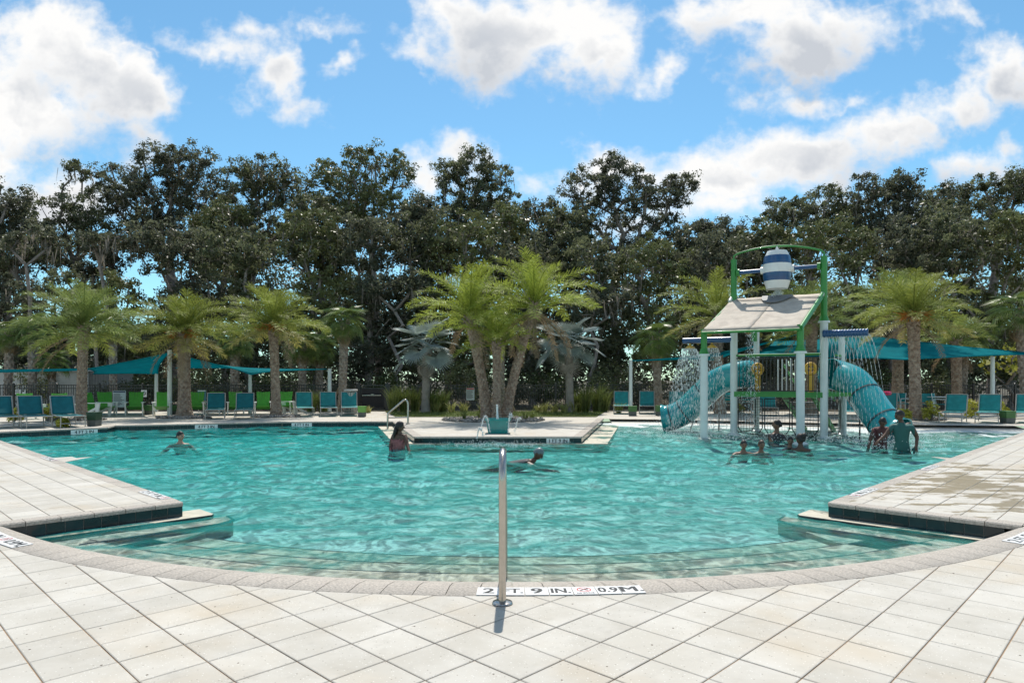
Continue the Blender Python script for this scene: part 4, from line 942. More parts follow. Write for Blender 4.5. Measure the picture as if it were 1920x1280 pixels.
# stone mulch beds round the palm feet
M_rock = mat('grey_rock', (0.26, 0.24, 0.22), .9, var=.4, vscale=9)
def rock_bed(label, cx, cy, rx, ry, n, seed):
    r = random.Random(seed); mb = MB()
    for k in range(n):
        a = r.uniform(0, 6.28); q = r.random() ** .5; s_ = r.uniform(.03, .075); R_ = Euler((r.uniform(0, 3), r.uniform(0, 3), r.uniform(0, 3))).to_matrix()
        mb.box((cx + math.cos(a) * q * rx, cy + math.sin(a) * q * ry, s_ * .35), (s_ * 1.6, s_ * 1.2, s_), R_, taper=.6)
    o = mb.build('rock_mulch', M_rock); tag(o, label, 'rocks', kind='stuff')
    dk = MB(); dk.v = [(cx + math.cos(2 * math.pi * k / 24) * rx, cy + math.sin(2 * math.pi * k / 24) * ry, .004) for k in range(24)]; dk.f = [tuple(range(24))]; dk.build('planting_bed', M_soil)['kind'] = 'structure'
c = G(925, 789); rock_bed('grey rocks round the foot of the central palm clump', c.x, c.y + .6, 1.75, 1.35, 900, 1)
c = G(346, 783); rock_bed('dark mulch round the thick left palm', c.x, c.y, 1.0, .6, 260, 2)
c = G(518, 781); rock_bed('dark mulch round the palm beside the loungers', c.x, c.y, .95, .6, 240, 3)
c = G(1717, 786); rock_bed('dark mulch round the fruiting right palm', c.x, c.y, 1.0, .7, 260, 4)
c = G(152, 787); rock_bed('dark mulch round the leftmost palm', c.x, c.y, .8, .6, 180, 5)
for k, (px, py) in enumerate([(870, 789), (902, 786), (985, 788), (998, 786)]):
    grass_clump('small spiky plant in the rock bed, %s from the left' % ORD[k], tuple(G(px, py)), .45, .4, M_grass, 980 + k, n=26, group='rock bed plants', name='spiky_plant', lean=.8)
# ------------------------------------------------------------------ metalwork, fence, gate, building
M_steel = mat('brushed_steel', (0.47, 0.43, 0.385), 0.24, metal=1.0, var=.06, vscale=30)
M_black = mat('black_powder_coat', (0.012, 0.012, 0.013), 0.32, spec=.6)
M_white = mat('white_paint', (0.74, 0.76, 0.73), 0.4, var=.05, vscale=4)
M_postw = mat('pale_post_paint', (0.66, 0.71, 0.68), 0.38, var=.06, vscale=3, coat=.2)
M_tealf = mat('teal_canvas', (0.002, 0.30, 0.35), 0.85, spec=.15, var=.10, vscale=2.5, transl=.6, bump=.002, bscale=60)
M_sling = mat('teal_sling', (0.06, 0.42, 0.43), 0.65, var=.12, vscale=6, transl=.5, bump=.002, bscale=200)
M_sling2 = mat('blue_teal_sling', (0.02, 0.24, 0.27), 0.65, var=.12, vscale=6, transl=.45, bump=.002, bscale=200)
M_frame = mat('taupe_frame', (0.42, 0.40, 0.36), 0.4, metal=.3)
M_green = mat('lime_green_slat', (0.10, 0.42, 0.05), 0.5, var=.10, vscale=5, transl=.10)
M_greenp = mat('green_paint', (0.032, 0.235, 0.038), 0.4, coat=.2, var=.08, vscale=4)
M_boxg = mat('green_planter', (0.06, 0.16, 0.045), 0.55, var=.15, vscale=5)
M_beige = mat('beige_render', (0.66, 0.62, 0.56), 0.85, var=.08, vscale=2)
M_ink = mat('black_lettering', (0.012, 0.012, 0.012), 0.5)
M_red = mat('red_print', (0.5, 0.03, 0.03), 0.5)
M_mark = mat('white_marker_tile', (0.78, 0.77, 0.75), 0.3, var=.04, vscale=8)
FY = 30.2; FZ = 1.16
def fence(label, x0, x1):
    t = thing('picket_fence', label, 'fence', (x0, FY, 0), group='black picket fences'); Lg = x1 - x0; n = max(1, round(Lg / 1.85)); w = Lg / n
    for k in range(n + 1):
        mb = MB().box((w * k, 0, FZ / 2 + .02), (.065, .065, FZ + .04)); mb.lathe([(.048, FZ + .035), (.05, FZ + .05), (.02, FZ + .075)], 8, (w * k, 0, 0)); mb.build('post', M_black, t)
    for z in (FZ - .02, FZ - .16, .12): MB().box((Lg / 2, -.002, z), (Lg, .036, .032)).build('rail', M_black, t)
    pk = MB(); m = int(Lg / .105)
    for k in range(m): pk.box((Lg * (k + .5) / m, 0, FZ / 2 + .03), (.018, .018, FZ - .05))
    pk.build('pickets', M_black, t, kind='stuff'); return t
gx0, gx1 = (671 - 960) / F * FY, (727 - 960) / F * FY
fence('black picket fence running left of the gate', -30, gx0 - .04); fence('black picket fence running right of the gate', gx1 + .04, 30)
t = thing('pool_gate', 'black mesh panel gate with pale push bar', 'gate', (gx0, FY, 0)); W = gx1 - gx0
for x in (.05, W - .05): MB().box((x, 0, .62), (.12, .10, 1.24)).build('post', M_black, t)
fr = MB(); 
for z in (.12, 1.0, 1.13): fr.box((W / 2, 0, z), (W - .22, .045, .05))
for x in (.14, W - .14): fr.box((x, 0, .62), (.05, .045, 1.06))
fr.build('gate_frame', M_black, t)
mb = MB(); 
for k in range(20): mb.box((.18 + (W - .36) * k / 19, .01, .56), (.016, .012, .85))
mb.box((W / 2, .025, .56), (W - .34, .006, .84)); mb.build('panel', mat('dark_mesh_panel', (0.03, 0.03, 0.033), .7), t)
mb = MB().box((W / 2 - .04, -.06, .69), (W * .62, .05, .045)); mb.box((W / 2, -.06, .735), (.13, .045, .03)); mb.build('push_bar', M_steel, t)
# low beige service building beyond the fence
bx0, bx1 = (-30 - 960) / F * 33.5, (165 - 960) / F * 33.5; zt = H + (712 - 694) / F * 33.5
t = thing('service_building', 'low beige building behind the fence at far left', 'building', (bx0, 33.5, -.06)); Lb = bx1 - bx0
MB().box((Lb / 2, 2, zt / 2), (Lb, 4, zt)).build('wall', M_beige, t)
MB().box((Lb / 2, 2, zt + .05), (Lb + .2, 4.2, .09)).build('roof', M_white, t)
for x in (Lb * .35, Lb * .62, Lb * .9): MB().box((x, -.012, zt / 2), (.05, .02, zt - .02)).build('panel_joint', mat('joint_grey', (.25, .25, .25), .8), t)
bx2 = (205 - 960) / F * 33.5; t = thing('corrugated_shed', 'grey corrugated shed end beside the beige building', 'shed', (bx1 + .05, 33.6, -.06)); Ls = bx2 - bx1 - .05; M_cor = mat('corrugated_steel', (.30, .30, .29), .5, metal=.4, var=.15)
mb = MB(); n = 26
for k in range(n): mb.box((Ls * (k + .5) / n, .03 * (k % 2), zt * .48), (Ls / n, .05, zt * .96))
mb.build('sheet', M_cor, t); MB().box((Ls / 2, 1.0, zt * .97), (Ls + .1, 2.1, .06)).build('roof', M_cor, t)

# ------------------------------------------------------------------ hand rails
def rail_mesh(pts, r, n=14): return MB().tube(pts, r, n)
def arc(c, r, a0, a1, n, ex, ez=Vector((0, 0, 1))):
    return [Vector(c) + ex * (r * math.cos(a0 + (a1 - a0) * k / n)) + ez * (r * math.sin(a0 + (a1 - a0) * k / n)) for k in range(n + 1)]
b = G(942, 1131); t = thing('entry_handrail', 'brushed steel handrail standing at the curved pool entry', 'handrail', tuple(b))
ex = Vector((0, 1, 0)); hR = .17; hT = .92
pts = [Vector((0, 0, 0)), Vector((0, 0, .3)), Vector((0, 0, hT - hR))] + arc((0, hR, hT - hR), hR, math.pi, math.radians(58), 12, ex)[1:]
e = pts[-1]; dn = Vector((0, math.sin(math.radians(58)), -math.cos(math.radians(58)))).normalized(); dn = Vector((0, .86, -.51)); pts += [e + dn * .5, e + dn * 1.05]
e2 = pts[-1]; pts += [e2 + Vector((0, .10, -.12)), e2 + Vector((0, .12, -.3)), e2 + Vector((0, .12, -.75))]
rail_mesh(pts, .0235, 18).build('rail', M_steel, t, smooth=60)
MB().lathe([(.062, 0.0), (.064, .006), (.06, .013), (.045, .018), (.024, .02)], 28, cap=True).build('base_flange', M_steel, t, smooth=40)
b = G(765, 794); t = thing('side_handrail', 'looped steel handrail at the left side of the peninsula', 'handrail', tuple(b)); px = F / b.y
w = -38 / px; hgt = 46 / px
pts = [Vector((0, 0, 0)), Vector((0, 0, hgt * .82))] + [Vector((w * .04, 0, hgt * .93)), Vector((w * .11, 0, hgt * .985)), Vector((w * .2, 0, hgt * .97))] + [Vector((w * .93, 0, hgt * .46)), Vector((w * .98, 0, hgt * .41)), Vector((w, 0, hgt * .3)), Vector((w, 0, -.5))]
rail_mesh(pts, .03, 12).build('rail', M_steel, t, smooth=60); rail_mesh([Vector((0, 0, hgt * .26)), Vector((w, 0, hgt * .24))], .022, 10).build('cross_bar', M_steel, t, smooth=60)
MB().lathe([(.07, 0), (.07, .012), (.03, .02)], 16).build('base_flange', M_steel, t)

# ------------------------------------------------------------------ depth markers
def text_mesh(s, size, material, name='lettering', ext=.0008, bold=.0, sx=1.0):
    cu = bpy.data.curves.new('t', 'FONT'); cu.body = s; cu.size = size; cu.align_x = 'CENTER'; cu.align_y = 'CENTER'; cu.extrude = ext; cu.offset = bold * size; cu.resolution_u = 3
    o = bpy.data.objects.new('t', cu); COL.objects.link(o); dg = bpy.context.evaluated_depsgraph_get(); me = bpy.data.meshes.new_from_object(o.evaluated_get(dg)); bpy.data.objects.remove(o); bpy.data.curves.remove(cu)
    me.name = name; me.materials.clear(); me.materials.append(material)
    bm = bmesh.new(); bm.from_mesh(me); src = list(bm.verts) + list(bm.edges) + list(bm.faces)
    for k, d_ in enumerate((-.028, .028, -.014, .014)):
        r_ = bmesh.ops.duplicate(bm, geom=src); [setattr(v, 'co', v.co + Vector((d_ * size, 0, -.0001 * (k + 1)))) for v in r_['geom'] if isinstance(v, bmesh.types.BMVert)]
    bm.to_mesh(me); bm.free()
    for v in me.vertices: v.co.x *= sx
    return me
TXT = {}
def text_obj(s, size, parent, loc, rot=(0, 0, 0), material=None, sx=1.0, name='lettering'):
    key = (s, size, (material or M_ink).name, sx)
    if key not in TXT: TXT[key] = text_mesh(s, size, material or M_ink, sx=sx)
    o = bpy.data.objects.new(name, TXT[key]); link(o, parent); o.location = loc; o.rotation_euler = rot; return o
def no_dive(parent, z):
    mb = MB(); n = 20
    for k in range(n):
        a0, a1 = 2 * math.pi * k / n, 2 * math.pi * (k + 1) / n; mb.add([(.048 * math.cos(a0), .016 + .045 * math.sin(a0), z), (.048 * math.cos(a1), .016 + .045 * math.sin(a1), z), (.040 * math.cos(a1), .016 + .037 * math.sin(a1), z), (.040 * math.cos(a0), .016 + .037 * math.sin(a0), z)], [(3, 2, 1, 0)])
    mb.bar((-.03, .046, z), (.03, -.014, z), .006, .0005); mb.build('prohibition_ring', M_red, parent)
    mb = MB(); mb.bar((-.028, -.004, z), (.012, .03, z), .010, .0004); mb.bar((.0, .02, z), (.026, .012, z), .007, .0004); mb.ball((.022, .034, z), .008, 8, 4, (1, 1, .05)); mb.build('diver', M_ink, parent)
    text_obj('NO DIVING', .022, parent, (0, -.055, z))
def marker_tile(parent, txt, loc, rot, w=.154, d=.154, size=.145):
    mb = MB().box((0, 0, 0), (w - .003, d, .004)); o = mb.build('marker_tile', M_mark, parent); o.location = loc; o.rotation_euler = rot
    if txt == '!': no_dive(o, .0026)
    else: text_obj(txt, size if len(txt) < 3 else size * .92, o, (0, -.002, .0026), sx=1.12 if len(txt) < 3 else (.82 if len(txt) == 3 else .7))
    return o
SEQ = ['2', 'FT.', '9', 'IN.', '!', '0.9', 'M.']
def curved_marker(label, ph_mid, seq, r=RO - .085):
    c = oc(ph_mid, r); t = thing('depth_marker', label, 'depth marker', (c.x, c.y, 0), group='depth markers')
    for k, s_ in enumerate(seq):
        ph = ph_mid + (k - (len(seq) - 1) / 2) * .156 / r; p = oc(ph, r); marker_tile(t, s_, (p.x - c.x, p.y - c.y, .0035), (0, 0, ph))
fm = G(1052, 1108); curved_marker('white depth marker tiles 2 FT. 9 IN. at the foot of the handrail', math.asin(fm.x / RO) + .0, SEQ)
lm = G(-15, 1010); curved_marker('depth marker tiles at the left end of the curved entry', -math.asin(4.55 / RO), SEQ)
rm = G(1930, 1000); curved_marker('depth marker tiles at the right end of the curved entry', math.asin(4.72 / RO), SEQ)
def line_marker(label, p, d, seq, z=.003, scale=1.0, nm='depth_marker'):
    t = thing(nm, label, 'depth marker', (p.x, p.y, 0), group='depth markers'); a = math.atan2(d.y, d.x)
    for k, s_ in enumerate(seq):
        q = d * ((k - (len(seq) - 1) / 2) * .156); marker_tile(t, s_, (q.x, q.y, z), (0, 0, a), d=.13, size=.125)
S5 = ['2', 'FT.', '9', 'IN.', '!']
line_marker('depth marker tiles on the left deck edge by its corner', CL - EI * .72 - EJ * .065, EI, S5); line_marker('depth marker tiles far along the left deck edge', CL - EI * 6.0 - EJ * .065, EI, S5)
line_marker('depth marker tiles on the wet right deck edge by its corner', CR + EJ * 1.0 + EI * .065, EJ * -1, S5); line_marker('depth marker tiles far along the right deck edge', CR + EJ * 4.2 + EI * .065, EJ * -1, S5)
def wall_marker(label, a, b, px, txt, w=.62):
    d = (b - a).normalized(); k = (px - 960) / F; s_ = (a.x - k * a.y) / (k * d.y - d.x); p = a + d * s_; ang = math.atan2(d.y, d.x); n = Vector((d.y, -d.x))
    t = thing('wall_depth_marker', label, 'depth marker', (p.x + n.x * .012, p.y + n.y * .012, -.105), ang, group='depth markers in the far pool wall')
    MB().box((0, 0, 0), (w, .012, .125)).build('plate', M_mark, t); text_obj(txt, .12, t, (0, -.0068, -.002), (math.radians(90), 0, 0), sx=1.0)
wall_marker('white marker reading 4 FT 2 IN in the near left wall', P_LL, P2, 158, '4 FT 2 IN', .66); wall_marker('white marker reading 4 FT 2 IN below the thick palm', P3, P4, 387, '4 FT 2 IN', .66)
wall_marker('white marker reading 4 FT 2 IN left of the side handrail', P4, N1, 566, '4 FT 2 IN', .66); wall_marker('white marker reading 1 FT 9 IN in the peninsula front', N2, N3, 1046, '1 FT 9 IN', .56)

# ------------------------------------------------------------------ furniture
def make_lounger(sling):
    t = thing('sun_lounger', 'x', 'sun lounger', group='teal sling sun loungers'); w = .60; rec = math.radians(63)
    # foot end towards -y, backrest at +y; seat 0.34 high
    hz = .34; hy = .30; Lb_ = .62; bt = Vector((0, hy + math.cos(rec) * Lb_, hz + math.sin(rec) * Lb_))
    for s_ in (-1, 1):
        x = s_ * w / 2; MB().tube([(x, -1.05, hz - .01), (x, -.4, hz - .03), (x, hy, hz), (x, hy + math.cos(rec) * Lb_, hz + math.sin(rec) * Lb_)], .018, 6).build('side_rail', M_frame, t, smooth=50)
        for y in (-.95, .25):
            MB().tube([(x, y, hz - .02), (x * 1.02, y, 0)], .017, 6).build('leg', M_frame, t, smooth=50)
        MB().tube([(x, -.95, .12), (x, .25, .12)], .011, 6).build('stretcher', M_frame, t, smooth=50)
    for (y, z) in ((-1.05, hz - .01), (bt.y, bt.z), (-.95, .12), (.25, .12)): MB().tube([(-w / 2, y, z), (w / 2, y, z)], .015, 6).build('cross_bar', M_frame, t, smooth=50)
    def slingpart(name, p0, p1, sag):
        mb = MB(); n = 8; m = 6; p0 = Vector(p0); p1 = Vector(p1); nd = Vector((0, -(p1 - p0).z, (p1 - p0).y)).normalized()
        for k in range(n + 1):
            for j in range(m + 1):
                u = k / n; s_ = j / m * 2 - 1; q = p0.lerp(p1, u); mb.v.append(tuple(Vector((s_ * (w / 2 - .012), q.y, q.z)) - nd * sag * (1 - s_ * s_) * math.sin(math.pi * min(1, u + .05))))
        for k in range(n):
            for j in range(m): a = k * (m + 1) + j; mb.f.append((a, a + 1, a + m + 2, a + m + 1))
        o = mb.build(name, sling, t, smooth=180); so = o.modifiers.new('s', 'SOLIDIFY'); so.thickness = .006
    slingpart('seat', (0, -1.03, hz - .005), (0, hy - .02, hz), .035); slingpart('backrest', (0, hy, hz + .01), tuple(bt), .03)
    MB().tube([(-w / 2, hy + .25, hz + .40), (-w / 2, hy + .30, .12)], .010, 5).build('prop', M_frame, t)
    return t
LG = [(15, 803, .25, 1, 'teal lounger at the left edge beside the pool'), (74, 802, .3, 1, 'second teal lounger from the left, before a green chair'), (137, 801, .35, 1, 'teal lounger next to the dark green bin and first palm'),
      (403, 786, -.06, 1, 'teal lounger right of the thick palm'), (457, 786, -.06, 1, 'teal lounger before a green chair with white arms'), (573, 781, .08, 0, 'first of three teal loungers right of the fruiting palm'), (617, 780.5, .05, 0, 'middle one of three teal loungers near the gate'), (656, 780, .04, 0, 'teal lounger with a towel bin behind it'),
      (1165, 776, 0, 0, 'teal lounger just left of the sail post'), (1213, 776, 0, 0, 'teal lounger between two green boxes'), (1268, 776, 0, 0, 'teal lounger behind the shower spray'), (1443, 780, .1, 0, 'teal lounger seen under the play platform'),
      (1592, 790, -.1, 0, 'teal lounger behind the right slide'), (1660, 784, -.1, 0, 'teal lounger peeking past the right slide tube'), (1782, 793, -.22, 0, 'teal lounger with crossed shadow, right of the golden shrub'), (1850, 793, -.12, 0, 'teal lounger left of the right green box'), (1918, 793, -.15, 0, 'teal lounger cut off by the right edge')]
protos = [make_lounger(M_sling), make_lounger(M_sling2)]; usedp = [False, False]
for (px, py, rz, kd, lab) in LG:
    o = protos[kd] if not usedp[kd] else copy_tree(protos[kd]); usedp[kd] = True
    rz = math.atan((px - 960) / F) * 1.0 - rz * .55; p = G(px, py); d = Vector((math.sin(rz), math.cos(rz), 0)); q = p + d * .95; o.location = q; o.rotation_euler = (0, 0, -rz); o['label'] = lab
def make_lounge_chair():
    t = thing('garden_chair', 'x', 'chair', group='green and white garden chairs', scale=.88); w = .56
    for s_ in (-1, 1):
        x = s_ * (w / 2 + .05)
        mb = MB(); 
        mb.add([(x - .02, -.38, 0), (x + .02, -.38, 0), (x + .02, -.28, 0), (x - .02, -.28, 0), (x - .02, -.50, .56), (x + .02, -.50, .56), (x + .02, -.26, .56), (x - .02, -.26, .56)], [(3, 2, 1, 0), (4, 5, 6, 7), (0, 1, 5, 4), (1, 2, 6, 5), (2, 3, 7, 6), (3, 0, 4, 7)]); mb.build('front_leg', M_white, t)
        MB().bar((x, -.30, .36), (x, .42, .02), .035, .10).build('rear_leg', M_white, t); MB().box((x, -.10, .575), (.12, .74, .03)).build('armrest', M_white, t)
    for k in range(5):
        f = k / 4; MB().bar((-w / 2, -.36 + .62 * f, .40 - .14 * f), (w / 2, -.36 + .62 * f, .40 - .14 * f), .13, .022, up=(0, .2, 1)).build('seat_slat', M_green, t)
    tl = math.radians(22)
    for k in range(5):
        x = -w / 2 + w * (k + .5) / 5; hh = .82 + .012 * abs(k - 2); MB().bar((x * .86, .24, .24), (x * 1.06, .24 + math.sin(tl) * hh, .24 + math.cos(tl) * hh), w / 5 - .006, .022, up=(0, -1, .3)).build('back_slat', M_green, t)
    for z in (.45, .80): MB().bar((-w / 2, .27 + math.tan(tl) * (z - .24) + .01, z), (w / 2, .27 + math.tan(tl) * (z - .24) + .01, z), .05, .02).build('back_rail', M_green, t)
    return t
AC = [(46, 786, .5, 'green garden chair behind the first left lounger'), (112, 786, .5, 'green garden chair behind the second left lounger'), (172, 781, .9, 'green garden chair turned sideways by the first palm'), (191, 779, .25, 'green garden chair left of the white rules board'), (245, 779, .0, 'green garden chair right of the white rules board'),
      (297, 779, 0, 'green garden chair beside the sail post'), (361, 779, 0, 'green garden chair half hidden by the thick palm'), (394, 778, -.15, 'garden chair with white arms under the teal sign'), (436, 778, .1, 'green garden chair between the two blue teal loungers'), (488, 778, .05, 'green garden chair left of the fruiting palm'), (528, 777, -.1, 'green garden chair just right of the fruiting palm trunk'), (549, 777, -.7, 'green garden chair turned beside the first of three loungers')]
pr = make_lounge_chair()
for k, (px, py, rz, lab) in enumerate(AC):
    o = pr if k == 0 else copy_tree(pr); p = G(px, py); o.location = (p.x, p.y + .3, 0); o.rotation_euler = (0, 0, rz - math.atan((px - 960) / F) * .8); o['label'] = lab
def side_box(lab, px, py, w, h, top=None):
    p = G(px, py); w *= .7; h *= .9; t = thing('side_box', lab, 'planter box', tuple(p), random.uniform(-.1, .1), group='green boxes between loungers')
    mb = MB().box((0, 0, h * .22), (w, w, h * .44), taper=1.03); mb.build('base', mat('dark_planter_base', (.10, .11, .10), .7, var=.15), t)
    o = MB().box((0, 0, h * .72), (w * 1.05, w * 1.05, h * .54), taper=1.06).build('body', top or M_boxg, t); MB().box((0, 0, h * 1.0), (w * 1.16, w * 1.16, .03)).build('rim', top or M_boxg, t)
M_lime = mat('lime_box', (.14, .34, .06), .5, var=.1)
side_box('dark green bin between the third lounger and the first palm', 177, 798, .38, .44, mat('dark_green_bin', (.02, .06, .03), .5)); side_box('lime topped box left of the gate', 679, 781, .36, .42, M_lime); side_box('green box beside the sail post near centre', 1186, 779, .40, .40)
side_box('green box left of the shower spray', 1238, 779, .42, .42); side_box('green box between the two rightmost loungers', 1889, 793, .40, .42); side_box('small green planter behind garden chairs', 277, 777, .36, .40); side_box('green planter left of the thick palm', 327, 777, .36, .4); side_box('green planter behind the third left lounger', 101, 788, .5, .5)
# tables and white chairs under the right sails
def bistro_chair(lab, px, py, rz):
    p = G(px, py); t = thing('cafe_chair', lab, 'chair', tuple(p), rz, group='white cafe chairs')
    for sx in (-1, 1):
        MB().tube([(sx * .22, -.2, 0), (sx * .22, -.2, .62), (sx * .22, .18, .64)], .014, 6).build('leg', M_white, t); MB().tube([(sx * .22, .22, 0), (sx * .22, .2, .45), (sx * .22, .27, .86)], .014, 6).build('leg', M_white, t)
    MB().box((0, 0, .44), (.44, .44, .02)).build('seat', M_sling, t); MB().box((0, .25, .68), (.42, .02, .34), (-.15, 0, 0)).build('backrest', M_sling, t)
for k, (px, py, rz, lab) in enumerate([(1682, 777, -.9, 'white cafe chair left of the fruiting right palm'), (1703, 777, .6, 'white cafe chair against the fruiting right palm'), (1737, 779, -.4, 'white cafe chair right of the fruiting palm trunk'), (1764, 779, .8, 'white cafe chair behind the golden shrub'), (1372, 774, .4, 'white cafe chair seen beyond the left slide'), (1400, 774, -.5, 'white cafe chair seen under the platform')]): bistro_chair(lab, px, py, rz)
def cafe_table(lab, px, py):
    p = G(px, py); t = thing('cafe_table', lab, 'table', tuple(p), group='white cafe tables'); MB().lathe([(.45, .70), (.46, .715), (.45, .73)], 20).build('table_top', M_white, t); MB().lathe([(.24, 0), (.24, .02), (.035, .04), (.035, .70)], 12).build('pedestal', M_white, t)
cafe_table('round white table beside the fruiting right palm', 1752, 778); cafe_table('round white table under the platform view', 1386, 774)
# towel bin and ashtray lid behind the gate lounger
b = G(652, 777); t = thing('towel_bin', 'slatted towel bin with pale round lid behind a lounger', 'bin', (b.x, b.y + .5, 0)); mb = MB()
for k in range(16): a = 2 * math.pi * k / 16; mb.box((math.cos(a) * .24, math.sin(a) * .24, .44), (.03, .075, .86), (0, 0, a))
mb.build('slats', M_frame, t); MB().lathe([(.10, .93), (.27, .93), (.28, .965), (.26, 1.0), (.05, 1.0)], 20).build('lid', mat('bin_lid', (.6, .55, .5), .5), t); MB().lathe([(.21, .02), (.21, .86)], 16).build('liner', M_sling, t)

# ------------------------------------------------------------------ signs
def sign(lab, px, py0, py1, wpx, d, plate, header=None, lines=0, post=True, txt=None, name='notice_sign'):
    k = d / F; w = wpx * k; z1 = H - (py0 - YH) * k; z0 = H - (py1 - YH) * k; x = (px - 960) * k
    t = thing(name, lab, 'sign', (x, d, 0), group='pool signs'); MB().box((0, 0, (z0 + z1) / 2), (w, .02, z1 - z0)).build('board', plate, t)
    if post:
        for sx in (-.42, .42): MB().box((sx * w, .022, z1 / 2), (.035, .022, z1)).build('post', M_frame, t)
    if header: MB().box((0, -.012, z1 - (z1 - z0) * .07), (w * .92, .004, (z1 - z0) * .09)).build('header_band', header, t)
    if lines:
        r = random.Random(int(px)); mb = MB()
        for q in range(lines):
            ww = w * r.uniform(.45, .85); mb.box((-w * .44 + ww / 2, -.0115, z1 - (z1 - z0) * (.2 + .74 * q / lines)), (ww, .003, (z1 - z0) * .30 / lines))
        mb.build('print', M_ink, t)
    if txt: text_obj(txt, w * .25, t, (0, -.0135, z1 - (z1 - z0) * .12), (math.radians(90), 0, 0))
    return t
M_board = mat('pale_sign_board', (.55, .62, .62), .5, var=.06); M_tsign = mat('teal_sign_board', (.06, .20, .23), .5)
sign('white rules board with blue header between green chairs', 224, 732, 763, 24, 27.4, M_board, mat('navy_band', (.03, .05, .11), .5), 12)
sign('small square white notice on the fence above the green planter', 270, 731, 744, 10.5, 30.1, M_mark, None, 0, False)
t = thing('fence_emblem', 'round black emblem on the small white fence notice', 'emblem', V(270, 737, 30.08)); mb = MB()
for q in range(18):
    a0, a1 = 2 * math.pi * q / 18, 2 * math.pi * (q + 1) / 18; mb.add([(.085 * math.cos(a0), -.012, .085 * math.sin(a0)), (.085 * math.cos(a1), -.012, .085 * math.sin(a1)), (.065 * math.cos(a1), -.012, .065 * math.sin(a1)), (.065 * math.cos(a0), -.012, .065 * math.sin(a0))], [(0, 1, 2, 3)])
mb.bar((-.04, -.012, .03), (.045, -.012, -.03), .03, .004); mb.build('ring', M_ink, t)
sign('teal notice board above a garden chair', 378.5, 731, 751, 16, 29.0, M_tsign, M_mark, 0)
sign('white notice with red print on the fence behind the palm clump', 882, 727, 750, 15, 30.1, M_board, M_red, 8, False); sign('small pale plate on the fence at far left', 34, 730, 739, 10, 30.1, M_mark, None, 2, False); sign('round edged pale plate on the fence right of the other', 45, 731, 741, 6, 30.1, M_mark, None, 1, False)

# ------------------------------------------------------------------ shade sails
def sail(lab, corners, posts, sag=.10, ridge=None):
    c = [Vector(p) for p in corners]; b = Vector((c[0].x, c[0].y, 0)); t = thing('shade_sail', lab, 'shade sail', tuple(b), group='teal shade sails'); mb = MB(); n = 14
    for i in range(n + 1):
        for j in range(n + 1):
            u, v = i / n, j / n; e = sag; uu = u; vv = v
            bu = 4 * u * (1 - u); bv = 4 * v * (1 - v); u2 = .5 + (u - .5) * (1 - e * bv * (2 * abs(u - .5))); v2 = .5 + (v - .5) * (1 - e * bu * (2 * abs(v - .5)))
            p = c[0].lerp(c[1], u2).lerp(c[3].lerp(c[2], u2), v2); mb.v.append(tuple(p - b))
    for i in range(n):
        for j in range(n): a = i * (n + 1) + j; mb.f.append((a, a + n + 1, a + n + 2, a + 1))
    o = mb.build('canopy', M_tealf, t, smooth=180); s_ = o.modifiers.new('s', 'SOLIDIFY'); s_.thickness = .012
    cab = MB(); idx = [[i * (n + 1) for i in range(n + 1)], [i * (n + 1) + n for i in range(n + 1)], list(range(n + 1)), [n * (n + 1) + j for j in range(n + 1)]]
    for L_ in idx: cab.tube([Vector(mb.v[k]) for k in L_], .02, 5)
    cab.build('edge_hem', M_tealf, t)
    for (x, y, z, tx, ty, r) in posts:
        MB().tube([(x - b.x, y - b.y, 0), (tx - b.x, ty - b.y, z)], [r * 1.05, r * .9], 12).build('mast', M_postw, t, smooth=50)
    return t
def mast(px, d, py_top, r=.075): 
    p = V(px, py_top, d); return (p.x, d, p.z, p.x, d, r)
A, B_, C_, D_ = V(-60, 694, 26.5), V(175, 691, 26.5), V(165, 694, 29.6), V(-60, 699, 29.6)
sail('narrow teal shade sail over the far left fence', [A, B_, C_, D_], [], .10)
m1 = mast(318, 26.3, 656, .085); m2 = mast(293, 29.3, 700, .075); m3 = mast(469, 27.6, 699, .075); m4 = mast(618, 28.8, 691, .085)
sail('teal shade sail peaking at the tall white post by the thick palm', [V(318, 661, 26.3), V(163, 692, 25.0), V(175, 701, 29.3), V(296, 701, 29.3)], [m1, m2], .10)
sail('teal shade sail stretching from the thick palm towards the gate', [V(322, 661, 26.4), V(470, 702, 27.0), V(612, 692, 28.8), V(330, 690, 29.3)], [m3, m4], .16)
m5 = mast(1182.5, 27.3, 675, .075); m6 = mast(1861, 28.0, 668, .085)
sail('teal shade sail behind the shower, tied to the central post', [V(1184, 676, 27.3), V(1345, 668, 26.2), V(1500, 625, 28.5), V(1340, 676, 29.4)], [m5], .15)
sail('teal shade sail behind the play platform', [V(1395, 668, 26.8), V(1600, 672, 25.6), V(1640, 628, 28.8), V(1450, 640, 29.5)], [], .12)
sail('large teal shade sail crossing behind the right date palm', [V(1590, 672, 25.8), V(1690, 674, 25.6), V(1960, 664, 27.5), V(1600, 626, 28.8)], [m6], .10)
